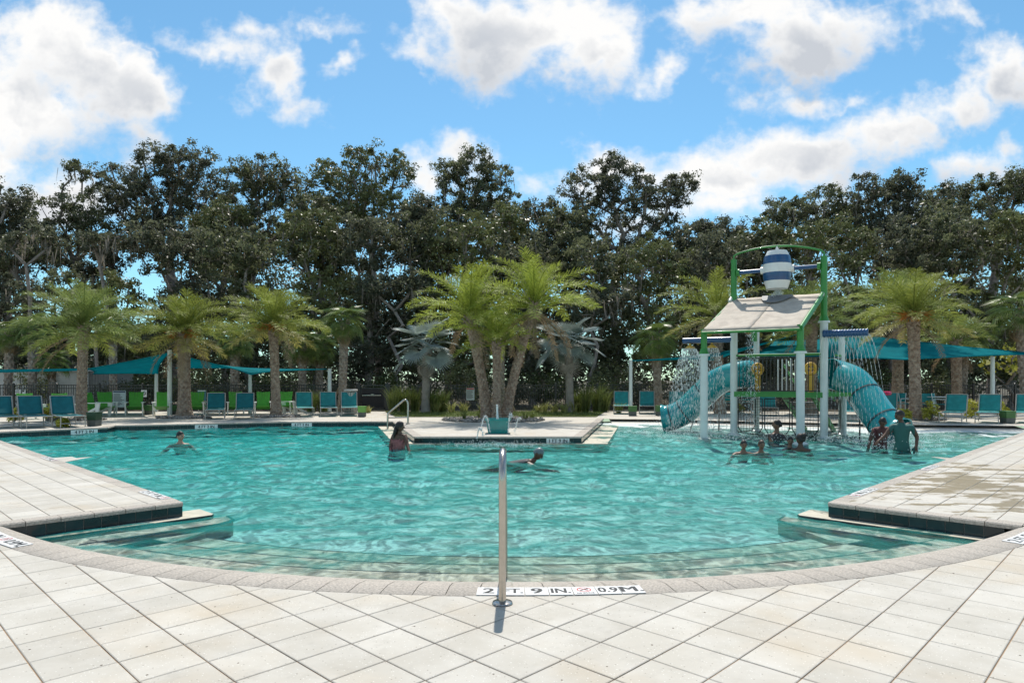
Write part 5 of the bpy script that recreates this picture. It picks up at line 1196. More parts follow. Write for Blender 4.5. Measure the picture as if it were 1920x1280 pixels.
# ------------------------------------------------------------------ the splash play structure
M_slide = mat('teal_fibreglass', (0.004, 0.27, 0.29), 0.18, spec=.6, coat=.6, var=.08, vscale=2)
M_seam = mat('dark_seam', (0.02, 0.05, 0.06), .6)
M_blue = mat('navy_pipe', (0.012, 0.075, 0.20), 0.3, coat=.4, var=.08)
M_yel = mat('yellow_plastic', (0.62, 0.36, 0.03), 0.35, coat=.3, var=.08)
M_roofp = mat('weathered_roof_panel', (0.56, 0.49, 0.405), .85, col2=(.43, .37, .305), vscale=3.5, bump=.006, bscale=22)
M_grey = mat('grey_splash_plate', (0.16, 0.165, 0.17), .6, var=.1)
M_tread = mat('grey_tread', (0.24, 0.25, 0.25), .6, var=.1)
M_wht = mat('bucket_white', (0.78, 0.78, 0.75), .35, coat=.3, var=.05, vscale=3)
g3 = lambda px, py, z=WZ: G(px, py, z)
Q1, Q2, Q5 = g3(1320, 824), g3(1376, 815), g3(1545, 822); Q4 = Q1 + Q5 - Q2
uu = (Q5 - Q2); UL = uu.length; uu.normalize(); vv = (Q2 - Q1).normalized(); VL = (Q2 - Q1).length
Q3 = Q2 + vv * 1.75; Q6 = Q5 + vv * 1.75
ctr = (Q1 + Q2 + Q5 + Q4) / 4; OB = Vector((ctr.x, ctr.y, 0))
play = thing('splash_playground', 'water play structure with slides, sloped roof and striped tipping bucket', 'playground', tuple(OB))
def zz(py, q): return H - (py - YH) / F * q.y
lo = lambda p: Vector(p) - OB
def bld(mb, name, m, smooth=False, parent=None, kind=None): return mb.build(name, m, parent or play, smooth=smooth, kind=kind)
PR = .098
def post(q, ztop, r=PR, flange=True, col=None):
    b = lo((q.x, q.y, -.5)); mb = MB().tube([b, lo((q.x, q.y, ztop))], r, 20); o = bld(mb, 'post', col or M_postw, 40)
    f = MB().lathe([(r * 1.9, WZ - .25), (r * 1.9, WZ + .02), (r * 1.55, WZ + .045), (r * 1.02, WZ + .05)], 20, lo((q.x, q.y, 0))); bld(f, 'base_collar', M_postw, 40, o); return o
def cap(q, z, parent): bld(MB().lathe([(PR * .6, z - .03), (PR * 1.5, z - .03), (PR * 1.5, z + .02), (PR * .6, z + .02)], 20, lo((q.x, q.y, 0))), 'flange', M_postw, 40, parent)
z1w, z1g = zz(665, Q1), zz(617, Q1); z4w, z4g = zz(660, Q4), zz(608, Q4); z2r = zz(563, Q2); z5w, z5g = zz(603, Q5), zz(480, Q5); z2g = zz(487, Q2)
p1 = post(Q1, z1w); cap(Q1, z1w, p1); p4 = post(Q4, z4w); cap(Q4, z4w, p4); p5 = post(Q5, z5w); cap(Q5, z5w, p5); p2 = post(Q2, zz(622, Q2)); p3 = post(Q3, zz(620, Q3), .085); p6 = post(Q6, zz(632, Q6), .085)
for q, a, b in ((Q1, z1w, z1g), (Q4, z4w, z4g), (Q5, z5w, z5g), (Q2, zz(622, Q2), z2g)):
    mb = MB().tube([lo((q.x, q.y, a)), lo((q.x, q.y, b))], PR * .82, 18); mb.lathe([(PR * 1.35, a), (PR * .85, a + .16)], 18, lo((q.x, q.y, 0))); bld(mb, 'green_post', M_greenp, 40)
bld(MB().tube([lo((Q3.x - .1, Q3.y - .1, zz(640, Q3))), lo((Q3.x - .1, Q3.y - .1, zz(600, Q3)))], .08, 12), 'green_post', M_greenp, 40)
# roof: lower edge on Q1-Q4, upper edge on Q2-Q5
R1 = Q1 + uu * -.0 - vv * .12; R4 = Q4 + uu * .05 - vv * .12; R2 = Q2 - uu * .06 + vv * .0; R5 = Q5 - uu * .02 + vv * .0
za, zb = (zz(625, Q1) + zz(612, Q4)) / 2, (zz(563, Q2) + zz(552, Q5)) / 2
def roofp(s, t, dz=0.0): p = R1.lerp(R4, s).lerp(R2.lerp(R5, s), t); return lo((p.x, p.y, za + (zb - za) * t + dz))
roof = None
for (s0, s1) in ((0.0, .498), (.502, 1.0)):
    mb = MB(); n = 10; m = 14; rr = random.Random(int(s0 * 10) + 3)
    for k in range(m + 1):
        for j in range(n + 1): mb.v.append(tuple(roofp(s0 + (s1 - s0) * j / n, k / m, .03 + .008 * math.sin(k * 2.3) + rr.uniform(-.004, .004) - .03 * math.sin(math.pi * k / m))))
    for k in range(m):
        for j in range(n): a = k * (n + 1) + j; mb.f.append((a, a + 1, a + n + 2, a + n + 1))
    o = bld(mb, 'roof_panel', M_roofp, 180); sm = o.modifiers.new('s', 'SOLIDIFY'); sm.thickness = .035
for a, b in (((0, 0), (1, 0)), ((0, 1), (1, 1)), ((0, 0), (0, 1)), ((1, 0), (1, 1))):
    A_, B2 = roofp(*a, -.03), roofp(*b, -.03); bld(MB().tube([A_, B2], .035, 10), 'roof_beam', M_greenp, 40)
for s_ in (0.0, 1.0): bld(MB().tube([roofp(s_, .93, .03), roofp(s_, 1.06, .10)], .05, 10), 'rafter_end', M_postw, 40)
bld(MB().tube([roofp(1.0, 0, .02), roofp(1.0, 1.02, .06)], .045, 10), 'rafter', M_greenp, 40)
mb = MB(); n = 16; c0 = (.52, .985)
pts = [roofp(.52 + .165 * math.cos(math.pi + math.pi * k / n), .985 + .40 * math.sin(math.pi + math.pi * k / n) * .55, .05) for k in range(n + 1)]
mb.v = [tuple(p) for p in pts] + [tuple(p + Vector((0, 0, .03))) for p in pts]; mb.f = [tuple(range(n, -1, -1)), tuple(range(n + 1, 2 * n + 2))] + [(k, k + 1, k + n + 2, k + n + 1) for k in range(n)]
bld(mb, 'splash_plate', M_grey)
bld(MB().bar(roofp(.08, .93, .045), roofp(.98, .90, .045), .04, .01), 'roof_seam', M_grey)
# arch over the bucket
A_ = lo((Q2.x, Q2.y, z2g)); B2 = lo((Q5.x, Q5.y, z5g)); mid = (A_ + B2) / 2; za_ = zz(461, (Q2 + Q5) / 2)
ap = [A_, A_ + Vector((0, 0, .10))] + [A_.lerp(B2, f) + Vector((0, 0, .12 + (za_ - (A_.z + B2.z) / 2 - .12) * math.sin(math.pi * f) ** .8)) for f in (.04, .12, .22, .34, .46, .58, .70, .82, .92, .97)] + [B2 + Vector((0, 0, .10)), B2]
bld(MB().tube(ap, .026, 10), 'arch', M_greenp, 60)
# axle and bucket
zc = (zz(512, Q2) + zz(498, Q5)) / 2; C0 = lo(((Q2.x + Q5.x) / 2, (Q2.y + Q5.y) / 2, zc)); ax = Vector((uu.x, uu.y, 0)); hb = UL / 2
bz = zz(511, (Q2 + Q5) / 2) ; bk = bpy.data.objects.new('tipping_bucket', None); link(bk, play); bk.location = C0 + ax * -.01 + Vector((0, 0, .0))
prof = [(.0, -.53), (.275, -.53), (.322, -.40), (.36, -.20), (.37, .0), (.36, .2), (.322, .40), (.255, .50), (.0, .50)]
def band(z0, z1, m, nm, grow=0.0):
    def R_(z):
        for k in range(1, len(prof) - 2):
            (r0, a), (r1, b) = prof[k], prof[k + 1]
            if a <= z <= b: return r0 + (r1 - r0) * (z - a) / (b - a)
        return .255
    n = 6; pr_ = [(R_(z0 + (z1 - z0) * k / n) + grow, z0 + (z1 - z0) * k / n) for k in range(n + 1)]
    return MB().lathe(pr_, 28, cap=(nm != 'stripe')).build(nm, m, bk, smooth=50)
band(-.53, .50, M_wht, 'barrel'); band(.14, .36, M_blue, 'stripe', .004); band(-.32, -.10, M_blue, 'stripe', .004)
MB().lathe([(.05, .49), (.045, .56), (.028, .60), (.02, .66), (.0, .67)], 14).build('nozzle', M_wht, bk, smooth=50)
MB().lathe([(.10, -.56), (.20, -.525)], 16).build('drain', M_wht, bk, smooth=50)
for sx, L_ in ((-1, hb - .42), (1, hb - .42)):
    a = C0 + ax * sx * .36; b = C0 + ax * sx * (hb - .10) + Vector((0, 0, .0)); bld(MB().tube([a, b], .055, 12), 'axle', M_blue, 40); bld(MB().tube([a - ax * sx * .03, a + ax * sx * .07], .10, 14), 'hub', M_wht, 40); bld(MB().tube([b - ax * sx * .06, b + ax * sx * .02], .10, 14), 'axle_collar', M_greenp, 40)
# platform
zp = zz(738, (Q2 + Q5) / 2); Pm = [Q2, Q5, Q6, Q3]
mb = MB().prism([tuple(lo((p.x, p.y, 0)).xy) for p in (Q2 + uu * .05, Q5 - uu * .05, Q6 - uu * .05, Q3 + uu * .05)], zp - .05, zp + .02); bld(mb, 'platform_deck', M_tread)
def beam(a, b, z, w=.05, h=.14): bld(MB().bar(lo((a.x, a.y, z)), lo((b.x, b.y, z)), w, h), 'platform_beam', M_greenp)
off = -vv * .07
beam(Q2 + off, Q5 + off, zp - .02); beam(Q3 - off, Q6 - off, zp - .02); beam(Q2, Q3, zp - .02); beam(Q5, Q6, zp - .02); beam(Q5 + uu * .1, Q5 + uu * .62 + vv * .1, zp - .0, .05, .1)
def railing(a, b, z0, z1, top=True, gap=None):
    t_ = bpy.data.objects.new('railing', None); link(t_, play); d = (b - a); L_ = d.length; n = int(L_ / .105)
    for k in range(n): p = a + d * ((k + .5) / n); MB().tube([lo((p.x, p.y, z0)), lo((p.x, p.y, z1))], .011, 6).build('baluster', M_black, t_)
    for z in (z0 + .02, z1 - .01): MB().bar(lo((a.x, a.y, z)), lo((b.x, b.y, z)), .03, .03).build('rail', M_black, t_)
    if top: MB().tube([lo((a.x, a.y, z1 + .07)), lo((b.x, b.y, z1 + .07))], .032, 8).build('hand_rail', M_greenp, t_)
zr0, zr1 = zp + .06, zz(670, (Q2 + Q5) / 2)
railing(Q2 + off * .5, Q5 + off * .5, zr0, zr1); railing(Q2 + vv * 1.1, Q3, zr0, zr1); railing(Q5 + vv * 1.1, Q6, zr0, zr1); railing(Q3, Q3 + uu * .55, zr0, zr1, False)
# white slatted panel at the back and yellow play wheels
for k in range(6): p = Q3 + uu * (.62 + .12 * k); bld(MB().box(lo((p.x, p.y, (zr0 + zr1) / 2)), (.05, .03, zr1 - zr0)), 'white_slat', M_white)
for q, s_ in ((Q2 + uu * .52 + vv * .35, 1), (Q5 - uu * .42 + vv * .35, 1)):
    t_ = bpy.data.objects.new('water_wheel', None); link(t_, play); t_.location = lo((q.x, q.y, zp)); MB().tube([(0, 0, 0), (0, 0, .50)], .075, 14).build('pedestal', M_yel, t_, smooth=40)
    ring = MB(); n = 18; pts = [Vector((.14 * math.cos(2 * math.pi * k / n), 0, .68 + .14 * math.sin(2 * math.pi * k / n))) for k in range(n + 1)]; ring.tube(pts, .045, 8, cap=False); ring.build('wheel_rim', M_yel, t_, smooth=60)
    MB().tube([(-.12, 0, .68), (.12, 0, .68)], .025, 8).build('spoke', M_yel, t_); MB().tube([(0, 0, .46), (0, 0, .80)], .025, 8).build('spoke', M_yel, t_)
# stairs down the back
sa, sb = (Q3 + uu * .75), (Q3 + uu * 1.55); foot = vv * 1.35 + uu * .25
for q in (sa, sb):
    bld(MB().bar(lo((q.x, q.y, zp - .05)), lo((q.x + foot.x, q.y + foot.y, WZ - .02)), .05, .16), 'stair_stringer', M_greenp); bld(MB().tube([lo((q.x, q.y, zp + .85)), lo((q.x + foot.x, q.y + foot.y, .75))], .03, 8), 'stair_rail', M_greenp)
for k in range(6):
    f = (k + .6) / 6.4; a = sa + foot * f; b = sb + foot * f; z = zp - (zp - WZ) * f; bld(MB().bar(lo((a.x, a.y, z)), lo((b.x, b.y, z)), .24, .035), 'stair_tread', M_tread)
# black netting panels under the deck
def net(a, b, z0, z1, nm='net_panel'):
    t_ = bpy.data.objects.new(nm, None); link(t_, play); a3 = lo((a.x, a.y, 0)); b3 = lo((b.x, b.y, 0)); P = lambda s, z: a3.lerp(b3, s) + Vector((0, 0, z)); c = .16; h = z1 - z0
    pl = [P(0, z1), P(0, z0 + h * .18), P(c, z0), P(1 - c, z0), P(1, z0 + h * .18), P(1, z1), P(0, z1)]; MB().tube(pl, .016, 6).build('net_frame', M_black, t_)
    w = MB(); L_ = (b3 - a3).length
    for k in range(1, int(L_ / .075)): s_ = k * .075 / L_; e = z0 + h * .18 * max(0, 1 - min(s_, 1 - s_) / c); w.bar(P(s_, e), P(s_, z1), .006, .006)
    for k in range(1, int(h / .075)): z = z0 + k * .075; e = c * max(0, 1 - (z - z0) / (h * .18)); w.bar(P(e, z), P(1 - e, z), .006, .006)
    w.build('netting', M_black, t_, kind='stuff')
for k in range(3): net(Q2 + uu * (.12 + (UL - .2) / 3 * k), Q2 + uu * (.12 + (UL - .2) / 3 * (k + 1) - .06), WZ + .05, zp - .14)
net(Q2 + vv * .1, Q3 - vv * .1, WZ + .05, zp - .14); net(Q5 + vv * .1, Q6 - vv * .1, WZ + .05, zp - .14)
bld(MB().tube([lo(g3(1582, 816)), lo((g3(1582, 816).x, g3(1582, 816).y, zz(722, g3(1582, 816))))], .075, 14), 'short_post', M_postw, 40)
# slides
def smooth_path(P, n=8):
    P = [Vector(p) for p in P]; out = []
    for k in range(len(P) - 1):
        p0, p1, p2, p3 = P[max(k - 1, 0)], P[k], P[k + 1], P[min(k + 2, len(P) - 1)]
        for q in range(n):
            t = q / n; out.append(.5 * ((2 * p1) + (p2 - p0) * t + (2 * p0 - 5 * p1 + 4 * p2 - p3) * t * t + (3 * p1 - p0 - 3 * p2 + p3) * t ** 3))
    return out + [P[-1]]
def slide(path, r, seams, flare=1.12, name='tube_slide'):
    t_ = bpy.data.objects.new(name, None); link(t_, play); P = smooth_path([lo(p) for p in path]); n = len(P)
    mb = MB().tube(P, [r] * (n - 3) + [r * 1.03, r * 1.07, r * flare], 26, cap=False); o = mb.build('tube', M_slide, t_, smooth=60); s_ = o.modifiers.new('s', 'SOLIDIFY'); s_.thickness = .02
    for f in seams:
        k = int(f * (n - 1)); d = (P[min(k + 1, n - 1)] - P[k - 1]).normalized(); MB().tube([P[k] - d * .02, P[k] + d * .02], r * 1.035, 26).build('seam_flange', M_seam, t_, smooth=50)
    return P
m23 = Q2.lerp(Q3, .50)
pL = [(m23.x + .15, m23.y - .1, zz(700, m23)), tuple(V(1378, 704, 19.6)), tuple(V(1345, 716, 19.9)), tuple(V(1315, 742, 20.2)), tuple(V(1287, 768, 20.45)), tuple(V(1262, 781, 20.6)), tuple(V(1243, 784, 20.7))]
PL = slide(pL, .395, (.47, .70, .87))
m56 = Q5.lerp(Q6, .5)
pR = [(m56.x - .1, m56.y, zz(700, m56)), tuple(V(1572, 704, 18.5)), tuple(V(1600, 716, 18.1)), tuple(V(1622, 742, 17.7)), tuple(V(1642, 772, 17.3)), tuple(V(1662, 796, 16.95)), tuple(V(1680, 812, 16.7))]
PRt = slide(pR, .42, (.52, .80))
for a, b in ((V(1348, 756, 20.0), g3(1348, 806)), (V(1612, 772, 17.9), g3(1612, 822)), (V(1300, 790, 20.4), g3(1290, 803))):
    bld(MB().tube([lo(a), lo((b.x, b.y, -.4))], .022, 8), 'slide_leg', M_black)
# showers
sp0 = Q2 + uu * .0; sp1 = Q2 - uu * 1.45; zs = zz(636, Q2)
bld(MB().tube([lo((sp0.x, sp0.y, zs)), lo((sp1.x, sp1.y, zs))], .082, 16), 'shower_pipe', M_blue, 40)
HEADS = []
for f in (.42, .86):
    p = sp0.lerp(sp1, f); HEADS.append(p); t_ = bpy.data.objects.new('shower_head', None); link(t_, play); t_.location = lo((p.x, p.y, zs - .08)); MB().tube([(0, 0, .02), (0, 0, -.05)], .025, 8).build('stem', M_yel, t_); MB().lathe([(.02, -.03), (.06, -.06), (.14, -.12), (.15, -.145), (.10, -.15)], 18).build('bell', M_yel, t_, smooth=50)
q0 = Q5 + uu * .0 - vv * .12; q1 = q0 + uu * 1.06; zq0, zq1 = zz(626, Q5), zz(612, Q5) - .02
rp = MB(); n = 60; rp.tube([lo((q0.x, q0.y, zq0)).lerp(lo((q1.x, q1.y, zq0)), k / n) for k in range(n + 1)], [.088 + .012 * (1 if (k // 2) % 2 else 0) for k in range(n + 1)], 16); bld(rp, 'spray_pipe', M_blue, 50)
# falling water: drops and threads
M_drop = mat('water_drop', (0.86, 0.90, 0.90), 0.08, spec=.8, transl=.5)
def drops(label, plist, parent=None, name='water_spray'):
    mb = MB()
    for (p, l, w) in plist:
        p = Vector(p); mb.add([p + Vector((w, 0, 0)), p + Vector((-w * .5, w * .87, 0)), p + Vector((-w * .5, -w * .87, 0)), p + Vector((0, 0, l)), p + Vector((0, 0, -l))], [(0, 1, 3), (1, 2, 3), (2, 0, 3), (1, 0, 4), (2, 1, 4), (0, 2, 4)])
    o = mb.build(name, M_drop); tag(o, label, 'spray', kind='stuff'); return o
rr = random.Random(4)
for k, p in enumerate(HEADS):
    L_ = []
    for _ in range((1000, 2400)[k]):
        a = rr.uniform(0, 6.28); v0 = rr.uniform(.55, 1.0) if rr.random() < .8 else rr.uniform(0, 1); t = rr.random() ** .75; x = v0 * t * 1.05 ** 1; fall = 2.5 * t * t + .1 * t
        L_.append(((p.x + math.cos(a) * (.12 + x * (.40, .60)[k]), p.y + math.sin(a) * (.12 + x * (.40, .60)[k]), max(WZ, zs - .22 - fall)), rr.uniform(.025, .06) * (.5 + t), rr.uniform(.0035, .0075)))
    drops(('cone of shower water above the left slide', 'cone of shower water left of the first white post')[1 - k if False else k], L_)
L_ = []
for k in range(24):
    f = (k + .5) / 24; p = q0 + uu * (1.06 * f); side = 1 if k % 2 else -1
    for t in range(46):
        tt = (t + rr.random()) / 46 * .78; x = side * .55 * tt * .9; p3 = Vector((p.x, p.y, 0)) + uu * (.75 * tt) * (1 if side > 0 else -.2) + vv * (-.5 * tt); L_.append(((p3.x, p3.y, max(WZ, zq0 - .05 - 4.9 * tt * tt)), .055, .0042))
drops('threads of water raining from the ribbed blue pipe', L_)
L_ = []
for _ in range(420): 
    t = rr.random(); L_.append(((OB.x + C0.x + rr.gauss(0, .05 + .05 * t), OB.y + C0.y + rr.gauss(0, .05), C0.z - .56 - t * .28), .02, .008))
for _ in range(500):
    t = rr.random(); p = roofp(.50, .0); L_.append(((OB.x + p.x + rr.gauss(0, .05 + .12 * t), OB.y + p.y - .05 + rr.gauss(0, .06), p.z - .05 - t * 2.3), .022, .006))
drops('water dripping from the bucket and off the roof edge', L_)
L_ = []
for (px, py, s_, n, hgt) in ((1255, 803, .5, 350, .16), (1300, 815, 1.0, 700, .12), (1350, 822, .9, 500, .10), (1650, 838, .45, 450, .20), (1690, 842, .5, 450, .18), (1590, 828, .8, 400, .10), (1460, 826, .9, 350, .09), (1705, 826, .5, 250, .14)):
    c = g3(px, py)
    for _ in range(n): q = rr.gauss(0, 1); L_.append(((c.x + q * s_, c.y + rr.gauss(0, .3), WZ + abs(rr.gauss(0, hgt))), .012, rr.uniform(.006, .013)))
drops('white splashes kicked up round the slides', L_, name='splash')

# ------------------------------------------------------------------ planter with water jets on the peninsula
b = G(934, 811); t = thing('fountain_pot', 'square teal pot with water jets at the peninsula front', 'pot', tuple(b)); w = 44 / F * b.y; hh = 27 / F * b.y; M_pot = mat('teal_glaze', (.012, .25, .24), .25, coat=.4, var=.1)
mb = MB(); 
for (z, s_) in ((0, .82), (hh * .9, .99), (hh * .9, 1.06), (hh, 1.06), (hh, .92), (hh * .75, .90)): mb.v += [(-w / 2 * s_, -w / 2 * s_, z), (w / 2 * s_, -w / 2 * s_, z), (w / 2 * s_, w / 2 * s_, z), (-w / 2 * s_, w / 2 * s_, z)]
for k in range(5):
    for j in range(4): mb.f.append((4 * k + j, 4 * k + (j + 1) % 4, 4 * k + 4 + (j + 1) % 4, 4 * k + 4 + j))
mb.f += [(20, 21, 22, 23), (3, 2, 1, 0)]; mb.build('pot', M_pot, t)
MB().add([(-w * .44, -w * .44, hh * .8), (w * .44, -w * .44, hh * .8), (w * .44, w * .44, hh * .8), (-w * .44, w * .44, hh * .8)], [(0, 1, 2, 3)]).build('pot_water', mat('still_water', (.02, .12, .12), .05), t)
def jet(label, path, r):
    pts = []; rr_ = random.Random(len(label))
    for k in range(len(path) - 1):
        for q in range(5): pts.append(Vector(path[k]).lerp(Vector(path[k + 1]), q / 5) + Vector((rr_.gauss(0, .004), rr_.gauss(0, .004), 0)))
    mb = MB().tube(pts, [r * rr_.uniform(.6, 1.2) for _ in pts], 6)
    for p in pts:
        for _ in range(2): mb.ball(p + Vector((rr_.gauss(0, .02), rr_.gauss(0, .02), rr_.gauss(0, .02))), rr_.uniform(.004, .009), 4, 3)
    o = mb.build('water_jet', M_drop, None, smooth=180); tag(o, label, 'water jet', group='water jets of the peninsula fountain')
def parab(px0, py0, px1, py1, top, d, n=12):
    a, b2 = V(px0, py0, d), V(px1, py1, d); zt_ = V(px0, top, d).z; out = []
    # through both ends with apex zt_
    h0, h1 = max(1e-3, zt_ - a.z), max(1e-3, zt_ - b2.z); fa = math.sqrt(h0) / (math.sqrt(h0) + math.sqrt(h1))
    for k in range(n + 1): f = k / n; h_ = h0 * ((fa - f) / fa) ** 2 if f < fa else h1 * ((f - fa) / (1 - fa)) ** 2; p = a.lerp(b2, f); out.append((p.x, d, zt_ - h_))
    return out
dj = b.y - w / 2 - .06
jet('tall centre jet rising from the teal pot', [tuple(V(931, 790, dj + .3)), tuple(V(931.5, 758, dj + .3)), tuple(V(933, 762, dj + .3)), tuple(V(934, 812, dj + .1))], .022)
jet('arched jet falling left of the teal pot', parab(903, 800, 919, 812, 780, dj), .016); jet('arched jet falling at the right rim of the pot', parab(960, 782, 952, 812, 776, dj), .016); jet('low arched jet left of the pot near the edge', parab(894, 822, 906, 818, 803, dj - 1.2), .012); jet('thin jet right of the pot', parab(975, 785, 965, 812, 784, dj), .010)
L_ = []
for _ in range(700): c = g3(930, 836); L_.append(((c.x + rr.gauss(0, .7), c.y + rr.gauss(0, .25), WZ + abs(rr.gauss(0, .05))), .01, rr.uniform(.006, .012)))
drops('sparkling splash where the jets meet the pool', L_, name='splash')
# ------------------------------------------------------------------ people
SK = {'dark': mat('skin_dark', (.10, .048, .028), .5, var=.1), 'brown': mat('skin_brown', (.20, .105, .065), .5, var=.1), 'fair': mat('skin_fair', (.46, .26, .18), .5, var=.08)}
M_hair = mat('black_hair', (.014, .011, .009), .55, var=.3, vscale=20); M_cap = mat('grey_swim_cap', (.13, .17, .18), .4); M_eye = mat('eye', (.02, .015, .01), .2); M_lip = mat('lip', (.22, .06, .05), .5)
def person(label, loc, rz, skin, J, hair='short', clothes=(), tilt=(0, 0), scale=1.0, hairm=None):
    """J: joint positions, metres from the figure's origin; facing -y. Skin modifier grows one continuous body."""
    t = thing('person', label, 'person', loc, rz, group='bathers', scale=scale)
    names = list(J); bm_v = []; rad = []; edges = []
    R_ = {'pelvis': .125, 'waist': .115, 'chest': .13, 'neckb': .075, 'neck': .052, 'head0': .055}
    def v(p, r): bm_v.append(tuple(p)); rad.append(r); return len(bm_v) - 1
    pel = v(J['pelvis'], .125); wst = v(J['waist'], .112); che = v(J['chest'], .128); nb = v(J['neckb'], .07); nk = v(J['neck'], .05); edges += [(pel, wst), (wst, che), (che, nb), (nb, nk)]
    hd = v(Vector(J['neck']) + (Vector(J['head']) - Vector(J['neck'])) * .45, .05); edges.append((nk, hd))
    for s_ in ('l', 'r'):
        if 'sho' + s_ in J:
            a = v(J['sho' + s_], .062); b = v(J['elb' + s_], .042); c = v(J['wri' + s_], .029); edges += [(che, a), (a, b), (b, c)]
            d = (Vector(J['wri' + s_]) - Vector(J['elb' + s_])).normalized(); side = d.cross(Vector((0, 0, 1))); side = side.normalized() if side.length > .1 else Vector((1, 0, 0)); dn = d.cross(side)
            pm = v(Vector(J['wri' + s_]) + d * .055, .030); edges.append((c, pm))
            for k, (o_, ln) in enumerate(((-.030, .070), (-.010, .082), (.010, .078), (.029, .062))):
                f0 = v(Vector(J['wri' + s_]) + d * .095 + side * o_, .0095); f1 = v(Vector(J['wri' + s_]) + d * (.095 + ln * .6) + side * o_ * 1.25 + dn * .010, .0085); f2 = v(Vector(J['wri' + s_]) + d * (.095 + ln) + side * o_ * 1.35 + dn * .026, .007); edges += [(pm, f0), (f0, f1), (f1, f2)]
            th = v(Vector(J['wri' + s_]) + d * .06 + side * .05, .011); t2 = v(Vector(J['wri' + s_]) + d * .10 + side * .068 + dn * .012, .009); edges += [(pm, th), (th, t2)]
        if 'hip' + s_ in J:
            a = v(J['hip' + s_], .092); b = v(J['kne' + s_], .058); c = v(J['ank' + s_], .038); edges += [(pel, a), (a, b), (b, c)]
            if 'toe' + s_ in J: edges.append((c, v(J['toe' + s_], .03)))
    me = bpy.data.meshes.new('body'); me.from_pydata(bm_v, edges, []); o = bpy.data.objects.new('body', me); COL.objects.link(o)
    sk = o.modifiers.new('skin', 'SKIN'); su = o.modifiers.new('sub', 'SUBSURF'); su.levels = 2; su.render_levels = 2
    for k, r in enumerate(rad): me.skin_vertices[0].data[k].radius = (r, r)
    me.skin_vertices[0].data[0].use_root = True
    dg = bpy.context.evaluated_depsgraph_get(); me2 = bpy.data.meshes.new_from_object(o.evaluated_get(dg)); bpy.data.objects.remove(o)
    # head: skull, jaw, nose, ears joined to the body mesh
    bm = bmesh.new(); bm.from_mesh(me2); hc = Vector(J['head']); up = (hc - Vector(J['neck'])).normalized(); fw = Vector(J.get('face', (0, -1, 0))); fw = (fw - up * fw.dot(up)).normalized(); sd_ = fw.cross(up)
    HM = Matrix((sd_, fw, up)).transposed().to_4x4(); HM.translation = hc
    def blob(n, m, fn, c=(0, 0, 0), r=1.0):
        mb = MB().ball((0, 0, 0), 1.0, n, m); vs = [bm.verts.new(HM @ (Vector(c) + Vector(fn(Vector(p)) if fn else p) * r)) for p in mb.v]
        for f in mb.f:
            try: bm.faces.new([vs[i] for i in f])
            except ValueError: pass
    def skull(p):
        x, y, z = p; w = .076 * (1 - .22 * max(0, -z)); d = .098 * (1 - .10 * max(0, -z)); zz_ = z * .118
        if z < -.2 and y > 0: y *= 1.0
        if z < -.3 and y < 0: y *= .62
        return (x * w, y * d, zz_)
    blob(18, 14, skull); blob(8, 6, lambda p: (p.x * .012, p.y * .020, p.z * .026), (0, .098, -.012)); blob(8, 6, lambda p: (p.x * .012, p.y * .018, p.z * .030), (.076, -.01, -.01)); blob(8, 6, lambda p: (p.x * .012, p.y * .018, p.z * .030), (-.076, -.01, -.01))
    bmesh.ops.recalc_face_normals(bm, faces=bm.faces); me3 = bpy.data.meshes.new('body'); bm.to_mesh(me3); bm.free(); me3.shade_smooth(); me3.materials.clear(); me3.materials.append(SK[skin]); link(bpy.data.objects.new('body', me3), t)
    for s_ in (-1, 1):
        mb = MB().ball((0, 0, 0), .011, 8, 6); mb.v = [tuple(HM @ (Vector(p) + Vector((s_ * .031, .086, .012)))) for p in mb.v]; mb.build('eye', M_eye, t, smooth=180)
    mb = MB().ball((0, 0, 0), 1, 8, 6); mb.v = [tuple(HM @ Vector((p[0] * .022, .082 + p[1] * .010, -.058 + p[2] * .007))) for p in mb.v]; mb.build('mouth', M_lip, t, smooth=180)
    # hair follows the skull, lower at the back
    if hair:
        mb = MB().ball((0, 0, 0), 1.0, 20, 14); vs = []; r = random.Random(int(abs(loc[0]) * 100)); grow = {'short': 1.07, 'cap': 1.08, 'long': 1.13, 'bun': 1.12, 'afro': 1.38}[hair]
        for p in mb.v:
            x, y, z = p; q = Vector(skull(Vector(p))); lim = .18 + .55 * max(0, y) if hair != 'long' else .1 + .6 * max(0, y) - 1.2 * max(0, -y)
            g_ = grow * (1 + (r.uniform(-.03, .03) if hair != 'cap' else 0)); 
            if z < lim - .5 * max(0, -y) - .15: q = q * .93
            else: q = q * g_
            vs.append(tuple(HM @ q))
        mb.v = vs; mb.build('hair' if hair != 'cap' else 'swim_cap', hairm or (M_hair if hair != 'cap' else M_cap), t, smooth=180)
        if hair == 'bun':
            mb = MB().ball((0, 0, 0), .055, 10, 8); mb.v = [tuple(HM @ (Vector(p) + Vector((0, -.10, .10)))) for p in mb.v]; mb.build('hair_bun', M_hair, t, smooth=180)
        if hair == 'long':
            b0 = HM @ Vector((0, -.07, -.02)); b1 = HM @ Vector((0, -.10, -.14)); b2 = HM @ Vector((0, -.10, -.30)); MB().tube([b0, b1, b2], [.075, .07, .03], 10, ell=.6).build('hair_fall', M_hair, t, smooth=180)
    nv = [tuple(x.co) for x in me3.vertices]; nn = [tuple(x.normal) for x in me3.vertices]
